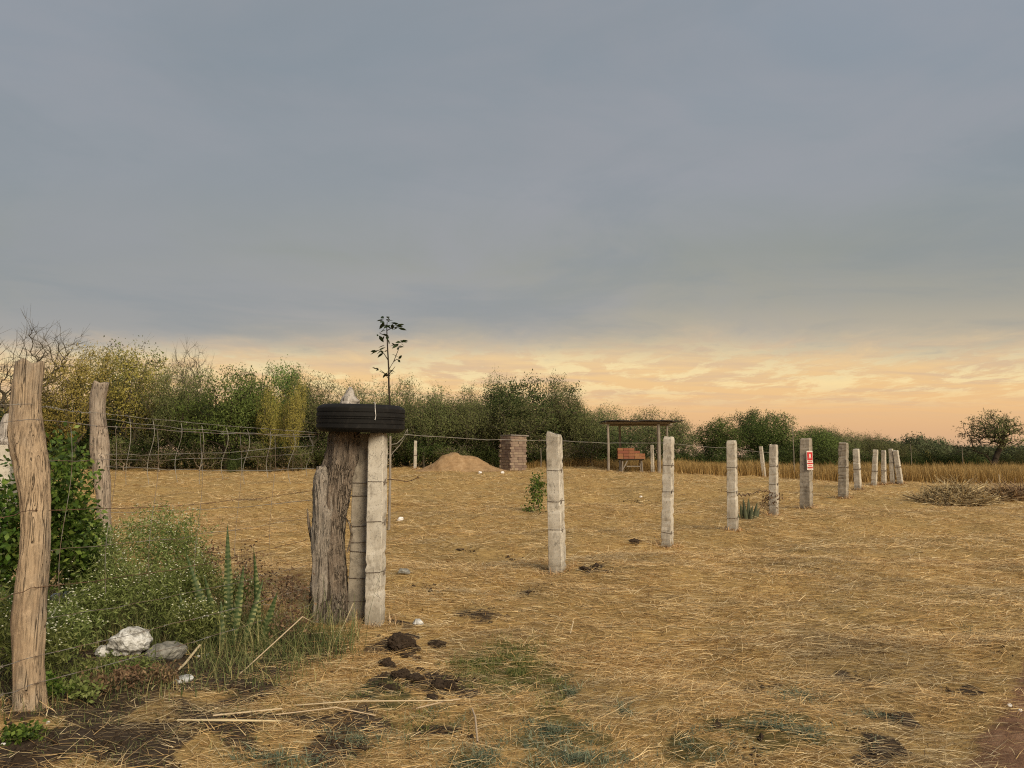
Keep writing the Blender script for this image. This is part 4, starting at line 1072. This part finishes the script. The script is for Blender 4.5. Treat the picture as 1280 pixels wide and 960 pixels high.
def brick_stack():
    Y = 43; g = ground_pt(D(641, 571, Y).x, Y); H = D(641, 545.5, Y).z - g.z; rng = np.random.default_rng(12)
    t = thing('brick_stack', g, 'square stack of weathered bricks capped by a grey slab beside the soil mound', 'brick stack', rot=(0, 0, R(33)))
    bl, bw, courses = .27, .13, 13; bh = H / courses; me = brick_mesh('brick', (bl - .006, bw - .004, bh - .012), 'brick_old'); S = 4 * bl
    core = box((0, 0, H / 2 - .02), (S - .12, S - .12, H - .06)); ob('core', MB().add(*core).mesh('stack_core', 'twig_dark'), t)
    for c in range(courses):
        z = bh * (c + .5); tilt = .10 * (c / courses) ** 2
        for side in range(4):
            for k in range(4):
                u = -S / 2 + bl * (k + .5) + (bl / 2 if c % 2 else 0) - (bl * .25 if c % 2 else 0); v = S / 2 - bw / 2
                if abs(u) > S / 2: continue
                x, y = ((u, -v), (v, u), (-u, v), (-v, -u))[side]
                b = ob('brick', me, t, (x + rng.normal(0, .012) + tilt * .3, y + rng.normal(0, .012), z), (0, rng.normal(0, .01), side * math.pi / 2 + rng.normal(0, .025)))
    ob('cap_slab', MB().add(*box((.06, 0, H + .045), (S + .16, S + .14, .07))).mesh('cap_slab', 'sheet'), t, rot=(0, R(1.5), 0))


brick_stack()


def shelter():
    Y = 41.5; g = ground_pt(D(803, 571, Y).x, Y); zt = D(803, 529.5, Y).z - g.z
    t = thing('shelter', g, 'open pole shelter with a flat dark roof at the field edge', 'shelter'); k = Y / FPX
    Xl, Xr = (760.5 - 803) * k, (823.5 - 803) * k; dp = 3.0; kk = (Y + dp) / FPX
    Bl, Br = (784 - 803) * kk, (845 - 803) * kk + dp * (803 - 640) / FPX * 0
    posts = [(Xl, 0, .075), (Xr, 0, .10), (Bl + .1, dp, .075), (Br, dp, .075)]
    for x, y, r in posts: ob('post', MB().add(*rope([(x, y, -.3), (x + .015, y, zt * .5), (x, y, zt - .02)], [r * 1.05, r, r * .9], 8)).mesh('shelter_post', 'pole', True), t)
    for (x0, y0), (x1, y1), z in (((Xl - .15, 0), (Xr + .6, 0), zt + .06), ((Xl + .5, dp), (Br + .3, dp), zt + .06)): ob('beam', MB().add(*rope([(x0, y0, z), ((x0 + x1) / 2, y0, z + .02), (x1, y1, z)], .075, 8)).mesh('shelter_beam', 'pole', True), t)
    x0, x1 = Xl - .12, Br + .22; n = 7
    for i in range(n):
        w = (x1 - x0) / n; V, Q = box((x0 + w * (i + .5), dp / 2, zt + .18 + .02 * (i % 2)), (w * 1.04, dp + .9, .05)); V[:, 2] += .02 * np.sin(V[:, 0] * 3) + .02 * (V[:, 1] - dp / 2); ob('roof_sheet', MB().add(V, Q).mesh('roof_sheet', 'roof_dark'), t, rot=(0, R(.2 * (-1) ** i), 0))
    for y in (0.15, dp * .5, dp - .1): ob('rafter', MB().add(*rope([(x0, y, zt + .135), (x1, y, zt + .135)], .03, 6)).mesh('rafter', 'pole', True), t)
    # trestle table under the roof carrying orange blocks
    gt = ground_pt(D(789, 571, Y + .6).x, Y + .6); kt = gt.y / FPX; tz = D(789, 574.5, gt.y).z - gt.z
    tb = thing('trestle_table', gt, 'rough trestle table carrying orange blocks under the shelter', 'table'); w = 29 * kt
    ob('table_top', MB().add(*box((0, 0, tz), (w, .75, .07))).mesh('trestle_top', 'twig_dark'), tb)
    for sx in (-1, 1):
        for sy in (-1, 1): ob('leg', MB().add(*rope([(sx * w * .44, sy * .3, -.1), (sx * w * .40, sy * .26, tz)], .045, 6)).mesh('trestle_leg', 'pole', True), tb)
    ob('brace', MB().add(*rope([(-w * .42, -.3, .08), (-w * .18, -.3, tz)], .04, 6)).mesh('trestle_brace', 'pole', True), tb)
    ob('shelf', MB().add(*box((.1, 0, tz * .45), (w * .6, .5, .05))).mesh('trestle_shelf', 'pole'), tb)
    bh = .155; me = brick_mesh('clay_block', (.30, .20, bh - .012), 'brick_new'); rng = np.random.default_rng(5)
    for row in range(4):
        for y in (-.12, .12):
            for i in range(5 if row < 2 else 4 if row < 3 else 3):
                tag(ob('clay_block', me, None, (gt.x - .62 + i * .31 + rng.normal(0, .01), gt.y + y + rng.normal(0, .012), gt.z + tz + .035 + bh * (row + .5)), (0, 0, rng.normal(0, .04))),
                    'orange clay block in the %s course on the trestle table' % ('bottom', 'second', 'third', 'top')[row], 'clay block', 'orange clay blocks on the trestle table')


shelter()


# ------------------------------------------------------------------ brush heaps of cut branches
def brush(px, py, wpx, hpx, label, seed, n=900):
    rng = np.random.default_rng(seed); g = G(px, py); k = g.y / FPX; w, h = wpx * k, hpx * k; mb = MB()
    for s in range(n):
        a = rng.uniform(0, 6.28); q = np.sqrt(rng.uniform()); x, y = q * np.cos(a) * w / 2, q * np.sin(a) * w / 3; z = max(.02, h * (1 - q ** 1.3) * rng.uniform(.1, 1) * (.75 + .35 * np.sin(3 * x + 2 * y)))
        d = np.array([rng.normal(), rng.normal(), rng.normal(0, .45)]); d /= np.linalg.norm(d); L = rng.uniform(.12, .7); c = np.array([x, y, z]); r = rng.uniform(.006, .018)
        p = np.array([c - d * L, c + rng.normal(0, .04, 3), c + d * L]); p[:, 2] = np.maximum(p[:, 2], .01); mb.add(*rope(p, [r, r * .8, r * .4], 4))
    m2 = 2600; q = np.sqrt(rng.uniform(size=m2)); a = rng.uniform(0, 6.28, m2)
    P = np.stack([q * np.cos(a) * w * .53, q * np.sin(a) * w * .37, h * np.clip(1 - q ** 1.7, .03, 1) * rng.uniform(.1, .95, m2)], 1); mb.add(*ribbons(P, rng.uniform(0, 6.28, m2), rng.uniform(.15, .4, m2), np.full(m2, .022), rng.normal(.1, .4, m2), rng.normal(-.2, .3, m2), rng))
    tag(ob('brush_pile', mb.mesh('brush_pile', 'brush'), None, g), label, 'brush pile')


brush(1190, 629, 84, 27, 'tallest heap of dry cut brush by the golden grass', 1, 1300)
brush(1248, 624, 44, 15, 'smaller heap of dry cut brush beside the tallest one', 2, 600)
brush(1278, 622, 50, 12, 'flattest heap of dry cut brush with reddish stalks', 3, 500)


# ------------------------------------------------------------------ plants in the field and the fenced corner
def plant(name, px, py, H, W_, label, cat, leafmat, twigmat, npts, nleaf, leaf, sigma, seed, group=None, flowers=0, aspect=.45, z0=.05, spurs=0, r0=.012, lobes=6, lean=0, Y=None, fill=.3, fsize=.012, leaf_frac=1.0):
    rng = np.random.default_rng(seed); g = G(px, py) if Y is None else ground_pt(D(px, 571, Y).x, Y)
    t = thing(name, g - Vector((0, 0, .02)), label, cat, group, (0, lean, rng.uniform(0, 6.28)))
    b, l = plant_meshes(name, rng, W_, H, z0, npts, [(0, 0, 0), (.01, 0, H * .12)], r0, leaf, nleaf, sigma, leafmat, twigmat, lobes=lobes, fill=fill, aspect=aspect, spurs=spurs, k=4, leaf_frac=leaf_frac, up=1.5)
    ob('stems', b, t); ob('foliage', l, t)
    if flowers:
        V = np.array([v.co for v in l.vertices][::4]); zq = np.quantile(V[:, 2], .45); V = V[V[:, 2] > zq]; C = V[rng.integers(0, len(V), flowers)] + rng.normal(0, .015, (flowers, 3)) + (0, 0, .03); s = fsize * rng.uniform(.6, 1.3, flowers)
        o6 = np.array([(1, 0, 0), (-1, 0, 0), (0, 1, 0), (0, -1, 0), (0, 0, .7), (0, 0, -.5)]); Tt = np.array([(0, 2, 4), (2, 1, 4), (1, 3, 4), (3, 0, 4), (2, 0, 5), (1, 2, 5), (3, 1, 5), (0, 3, 5)])
        FV = (C[:, None] + o6[None] * s[:, None, None]).reshape(-1, 3); FT = (Tt[None] + (np.arange(flowers) * 6)[:, None, None]).reshape(-1, 3)
        ob('blossoms', mesh('blossoms', FV, None, FT, 'flower'), t)
    return t


plant('field_shrub', 671, 640, 1.08, .66, 'lone leafy green shrub in the field beside the chipped concrete post', 'shrub', 'leaf_bush', 'twig', 120, 760, .07, .06, 41, r0=.011, aspect=.5, z0=-.45, lobes=9)
plant('dry_weed', 966, 645, .62, .75, 'dry brown weed clump wrapped round a concrete post foot', 'weed', 'leaf_dry', 'twig', 120, 300, .06, .05, 42, spurs=260, r0=.016)
# the big green bush behind the tan post
for i, (px, Y, H, W_, lab) in enumerate(((74, 6.4, 1.85, .82, 'tall bright green bush behind the tan crooked post'), (20, 6.0, 1.45, 1.0, 'darker green bush beside the leaning pale concrete post'), (104, 6.9, 1.0, .42, 'smaller green bush in front of the slim crooked post'), (-40, 5.6, 1.5, 1.0, 'green bush beyond the tan crooked post along the wire'))):
    plant('green_bush', px, 0, H, W_, lab, 'bush', 'leaf_bush', 'stem_green', 300, 3900, .050, .055, 50 + i, 'green bushes by the tan post', Y=Y, aspect=.55, lobes=10, r0=.014, z0=.1)
GW = 'white flowering weeds in the fenced corner'
i = 0
for px, Y, H, W_ in ((150, 6.5, .92, .7), (205, 6.9, 1.10, .75), (232, 7.0, 1.02, .6), (110, 5.9, .62, .6), (165, 6.2, .72, .7), (92, 5.3, .50, .5), (76, 5.5, .42, .4), (225, 6.3, .70, .65), (120, 7.4, .85, .7), (185, 7.6, .95, .8), (64, 5.0, .40, .5), (10, 4.9, .7, .6), (-30, 4.8, .6, .6), (255, 6.6, .66, .6), (300, 7.0, .45, .6), (245, 6.0, .42, .5)):
    plant('flowering_weed', px, 0, H, W_, 'bushy green weed dotted with tiny white flowers inside the wire fence', 'weed', 'leaf_weed', 'stem_green', 190, 2300, .040, .038, 60 + i, GW, flowers=95, Y=Y, aspect=.22, r0=.008, lobes=9, spurs=260, z0=.06, fsize=.0075); i += 1
GR = 'reddish dry weeds between the spear plant and the stump'
for k, (px, Y, H, W_) in enumerate(((314, 6.8, .76, .45), (348, 6.7, .60, .5), (374, 6.9, .56, .45), (262, 7.1, .74, .45), (366, 6.4, .38, .45))):
    plant('reddish_weed', px, 0, H, W_, 'reddish brown dried weed between the spear plant and the stump', 'weed', 'leaf_dry', 'twig_pale', 120, 300, .032, .05, 90 + k, GR, Y=Y, aspect=.5, spurs=300, r0=.007)
for k, (px, Y, H, W_) in enumerate(((178, 4.95, .13, .34), (140, 4.85, .14, .3), (214, 5.05, .11, .24))):
    plant('withered_weed', px, 0, H, W_, ('withered brown weed in front of the largest white rock', 'withered brown weed in front of the small pale rock', 'withered brown weed in front of the grey rounded rock')[k], 'weed', 'leaf_dry', 'twig', 90, 420, .028, .025, 110 + k, 'withered weeds in front of the white stones', Y=Y, spurs=90, r0=.006)
LW = ('low broad-leaved green weed hugging the foot of the tan crooked post', 'low grey-green weed between the tan crooked post and the withered weeds', 'tiny low green weed on bare soil in front of the tan crooked post')
for k, (px, Y) in enumerate(((150, 5.35), (186, 5.3), (118, 5.2))):
    plant('low_weed', px, 0, .15, .34, ('low green weed growing against the largest white rock', 'low green weed growing against the grey rounded rock', 'low green weed growing against the small pale rock')[k], 'weed', 'leaf_weed', 'stem_green', 70, 420, .03, .025, 140 + k, 'low weeds against the rocks', Y=Y, r0=.004, aspect=.35, spurs=60)
for k, (px, Y, H, W_) in enumerate(((78, 4.65, .16, .36), (112, 4.7, .14, .34), (45, 4.1, .07, .26))):
    plant('low_weed', px, 0, H, W_, LW[k], 'weed', 'leaf_bush' if k % 2 == 0 else 'leaf_weed', 'stem_green', 60, 420, .028, .02, 120 + k, 'low weeds at the tan post foot', Y=Y, r0=.004, aspect=.6)


def spear_leaf(H, w, curl, bend):
    n = 12; V = []
    for i in range(n + 1):
        f = i / n; ww = w * (1.0 - f ** 2.2) * (.7 + .5 * math.sin(min(f * 3, 1.57))) * .5 + .001; z = H * f; b = bend * f * f
        V += [(-ww, b + curl * ww, z), (-ww * .5, b, z), (0, b - curl * ww * .35, z), (ww * .5, b, z), (ww, b + curl * ww, z)]
    V = np.array(V); Q = [(i * 5 + k, i * 5 + k + 1, (i + 1) * 5 + k + 1, (i + 1) * 5 + k) for i in range(n) for k in range(4)]
    return V, Q


def spear_clump(name, loc, leaves_, label, mat, cat):
    t = thing(name, loc, label, cat); rng = np.random.default_rng(int(abs(loc[0]) * 100))
    for dx, dy, H, w, lean, rz in leaves_:
        ob('leaf', MB().add(*spear_leaf(H, w, .5, rng.normal(0, .03))).mesh('spear_leaf', mat, True), t, (dx, dy, -.02), (rng.normal(0, .08), lean, rz))


gsp = ground_pt(D(300, 571, 6.3).x, 6.3); k = 6.3 / FPX
spear_clump('spear_plant', gsp, [((290 - 300) * k, .1, .98, .07, -.05, .5), ((322 - 300) * k, .12, .80, .08, .05, -.6), ((278 - 300) * k, .0, .80, .075, -.32, .4), ((285 - 300) * k, -.1, .62, .07, -.14, -.2), ((300 - 300) * k, -.05, .66, .07, .12, .1), ((268 - 300) * k, -.15, .42, .06, .1, .3), ((256 - 300) * k, -.12, .46, .06, -.25, .2), ((310 - 300) * k, .0, .55, .07, .2, -.4), ((330 - 300) * k, .05, .45, .06, .3, .2), ((295 - 300) * k, -.2, .4, .06, -.05, 0)],
            'tall spear leaved succulent with yellow banded leaves beside the stump', 'spear', 'succulent')
ga = G(936, 650)
spear_clump('agave', ga, [(dx, dy, H, .085, ln, rz) for dx, dy, H, ln, rz in ((-.12, 0, .42, -.22, .2), (-.05, .05, .52, -.1, -.3), (0, -.02, .50, .0, .1), (.06, .04, .54, .08, .4), (.12, 0, .44, .2, -.2), (-.2, .03, .30, -.42, .1), (.19, .02, .32, .36, .3), (.03, -.08, .36, .12, .0), (-.06, -.07, .38, -.14, .2))], 'small spiky grey-green agave between two concrete posts', 'agave', 'agave')


def foot_tufts():
    rng = np.random.default_rng(55); xs = []; ys = []; ls = []
    for bx, by, w in BASES + [(gc.x, gc.y, .2), (gd.x, gd.y, .2), (gs.x, gs.y, .36), (g1.x, g1.y, .2)]:
        if by > 44: continue
        n = 170; a = rng.uniform(0, 6.28, n); r = w * .5 + np.abs(rng.normal(0, .09, n)); xs.append(bx + r * np.cos(a)); ys.append(by + r * np.sin(a)); ls.append(np.full(n, .09 + .002 * by))
    x, y, L = map(np.concatenate, (xs, ys, ls)); blades('foot_straw', (x, y), L, np.clip(.0008 * y, .004, .02), 'straw', 'uncut straw tufts left standing round the post feet', 'straw', rng, (.8, .4), -.4)


foot_tufts()


# ------------------------------------------------------------------ stones, clods, sticks, litter
def lump(name, loc, s, mat, label, cat, seed, group=None, rough=.22, rz=0, crumbs=0):
    import bmesh
    bm = bmesh.new(); bmesh.ops.create_icosphere(bm, subdivisions=4, radius=1); rng = np.random.default_rng(seed)
    V = np.array([v.co for v in bm.verts]); F = [[v.index for v in f.verts] for f in bm.faces]; bm.free()
    d = np.zeros(len(V))
    for f, a in ((1.3, 1), (2.6, .55), (5, .35), (10, .2), (20, .1)):
        for _ in range(3): kx = rng.normal(size=3) * f; d += a * np.sin(V @ kx + rng.uniform(0, 6.28)) / 3
    for _ in range(5):  # broken facets
        nrm = rng.normal(size=3); nrm /= np.linalg.norm(nrm); q = V @ nrm; c = rng.uniform(.55, .8); V = V - np.outer(np.clip(q - c, 0, None), nrm) * .85
    V = V * (1 + rough * d)[:, None] * np.array(s)
    if 'clod' in mat:
        for f in (14, 26):
            d2 = np.sin(V[:, 0] / s[0] * f + seed) * np.sin(V[:, 1] / s[1] * f * .9) * np.sin(V[:, 2] / s[2] * f * .8 + 1); V = V * (1 + .09 * d2 + rng.normal(0, .035, len(V)))[:, None]
    return tag(ob(name, mesh(name, V, None, F, mat), None, loc, (0, 0, rz)), label, cat, group)


def rock(px, py, wpx, hpx, mat, label, seed, name='stone', cat='stone', group=None, rough=.2, sink=.35):
    g = G(px, py); kk = g.y / FPX; s = (wpx * kk / 2, wpx * kk / 2 * .8, hpx * kk / 2)
    return lump(name, g + Vector((0, 0, s[2] * (1 - sink))), s, mat, label, cat, seed, group, rough)


def rockd(px, pyc, Y, wpx, hpx, mat, label, seed):
    c = D(px, pyc, Y); kk = Y / FPX; gz = float(Z(c.x, c.y)); top = c.z + hpx * kk / 2; s = ((wpx * kk / 2), wpx * kk * .4, max((top - gz) * .55, .05))
    return lump('stone', (c.x, c.y, top - s[2]), s, mat, label, 'stone', seed)


rock(162, 817, 50, 33, 'rock', 'largest white rock in the weeds behind the wire', 1, sink=.35, rough=.34)
rock(206, 824, 42, 24, 'rock_grey', 'grey rounded rock beside the largest white rock', 2, sink=.4, rough=.3)
rock(128, 820, 22, 16, 'rock', 'small pale rock on the other side of the largest white rock', 3)
rock(84, 756, 38, 20, 'rock', 'flat white rock by the tan crooked post', 4, sink=.2)
rock(92, 724, 24, 20, 'rock_grey', 'grey white rock deeper in the flowering weeds', 5)
rock(228, 852, 26, 8, 'rock', 'low flat pale stone beside the cut stick', 6)
for px, py, w, lab in ((248, 822, 5, 'tiny white pebble by the cut stick'), (260, 820, 5, 'tiny white pebble near the bent reed'), (500, 651, 8, 'white scrap stone in the field behind the corner post'), (522, 781, 14, 'pale flat stone just past the corner post foot'), (4, 932, 6, 'tiny white pebble on bare soil near the tan post'), (60, 905, 5, 'tiny white pebble below the tan post'), (1262, 883, 6, 'white pebble at the dirt track edge'), (1275, 889, 5, 'small white pebble on the dirt track'), (801, 622, 4, 'white fleck of stone far out in the straw'), (706, 940, 4, 'white pebble among the blue-green weeds'), (600, 592, 5, 'pale stone at the foot of the soil mound'), (628, 592, 5, 'pale stone at the mound foot beside the brick stack')):
    rock(px, py, w, w * .7, 'litter' if w < 9 else 'rock', lab, int(px * 3 + py), 'pebble', 'stone')
rock(503, 717, 14, 9, 'rock_grey', 'crumpled grey scrap in the straw behind the corner post', 77, 'scrap', 'litter', rough=.35)
GC = 'dark earth clods beside the corner post'
for k, (px, py, w, h) in enumerate(((498, 812, 26, 22), (514, 812, 24, 19), (484, 834, 20, 15), (546, 808, 22, 9), (503, 848, 20, 16), (520, 852, 20, 12), (490, 862, 20, 10), (548, 862, 22, 15), (564, 863, 20, 12), (540, 874, 18, 8), (525, 838, 12, 6), (506, 822, 12, 8), (532, 858, 10, 6), (575, 866, 10, 6))):
    rock(px, py, w, h, 'clod', 'dark turned earth clod near the green grass patch', 200 + k, 'soil_clod', 'clod', GC, rough=.34, sink=.5)
rock(793, 680, 12, 7, 'clod', 'dark lump in the straw by the twisted grey post', 231, 'soil_clod', 'clod', rough=.3)
rock(730, 712, 14, 5, 'clod', 'dark earth lump at the foot of the chipped concrete post', 232, 'soil_clod', 'clod', rough=.3, sink=.5)
rock(575, 688, 9, 3, 'clod', 'flat dark lump out in the straw behind the corner post', 233, 'soil_clod', 'clod', rough=.3, sink=.5)


def crumbs():
    rng = np.random.default_rng(31); x, y = in_areas(SOIL, 5200, rng, .6); n = len(x); sz = .006 * rng.lognormal(0, .6, n); C = np.stack([x, y, Z(x, y) + sz * .3], 1)
    o6 = np.array([(1, 0, 0), (-1, 0, 0), (0, 1, 0), (0, -1, 0), (0, 0, .8), (0, 0, -.6)]); Tt = np.array([(0, 2, 4), (2, 1, 4), (1, 3, 4), (3, 0, 4), (2, 0, 5), (1, 2, 5), (3, 1, 5), (0, 3, 5)])
    V = (C[:, None] + (o6[None] + rng.normal(0, .25, (n, 6, 3))) * sz[:, None, None]).reshape(-1, 3); F = (Tt[None] + (np.arange(n) * 6)[:, None, None]).reshape(-1, 3)
    tag(ob('soil_crumbs', mesh('soil_crumbs', V, None, F, 'clod')), 'loose dark soil crumbs scattered over the bare patches', 'soil', kind='stuff')


crumbs()


def stick(seq, r, label, mat='straw_pale', lift=.02, name='reed', group=None, cat='stick'):
    P = [np.array(G(x, y)) + np.array([0, 0, lift + h]) for x, y, h in seq]; p0 = P[0].copy()
    tag(ob(name, MB().add(*rope([p - p0 for p in P], r * .75, 6)).mesh(name, mat, True), None, p0), label, cat, group)


g0, gm, ge = G(299, 846), D(378, 771, 6.0), G(394, 784)
pb = np.array([np.array(g0) + (0, 0, .02), np.array(D(305, 838, g0.y + .1)), np.array(gm), np.array(ge) + (0, 0, .03)])
tag(ob('bent_reed', MB().add(*rope(pb - pb[0], .0048, 6)).mesh('bent_reed', 'straw_pale', True), None, pb[0]), 'sharply bent pale reed propped up before the stump', 'reed')
stick(((212, 850, .0), (230, 838, .02), (249, 822, .07)), .013, 'short thick cut stick by the flat pale stone', name='cut_stick')
stick(((222, 905, 0), (290, 908, .012), (350, 906, 0)), .008, 'long pale reed lying on the straw below the bare soil', group=None)
stick(((266, 899, 0), (352, 893, .012)), .007, 'shorter pale reed lying parallel beside the long one')
stick(((368, 886, 0), (440, 884, .015), (566, 884, .02)), .006, 'thin pale reed lying straight in front of the earth clods')
stick(((345, 898, 0), (420, 893, .02), (470, 899, 0)), .005, 'thin crooked straw stalk crossing the pale reeds')
stick(((590, 890, 0), (594, 905, .02), (597, 935, .01)), .008, 'pale upright-lying stalk below the green grass patch')
stick(((520, 890, 0), (560, 884, .02), (575, 882, .02)), .006, 'short pale stalk pointing at the green grass patch')
stick(((310, 828, 0), (345, 805, .03), (392, 798, .02), (440, 790, .0)), .004, 'thin arched stalk behind the bent reed')
stick(((420, 806, 0), (432, 790, .08), (441, 779, .16)), .0045, 'thin stalk leaning up toward the corner post')
stick(((713, 795, 0), (717, 788, .06)), .006, 'tiny pale stub standing up in the straw')
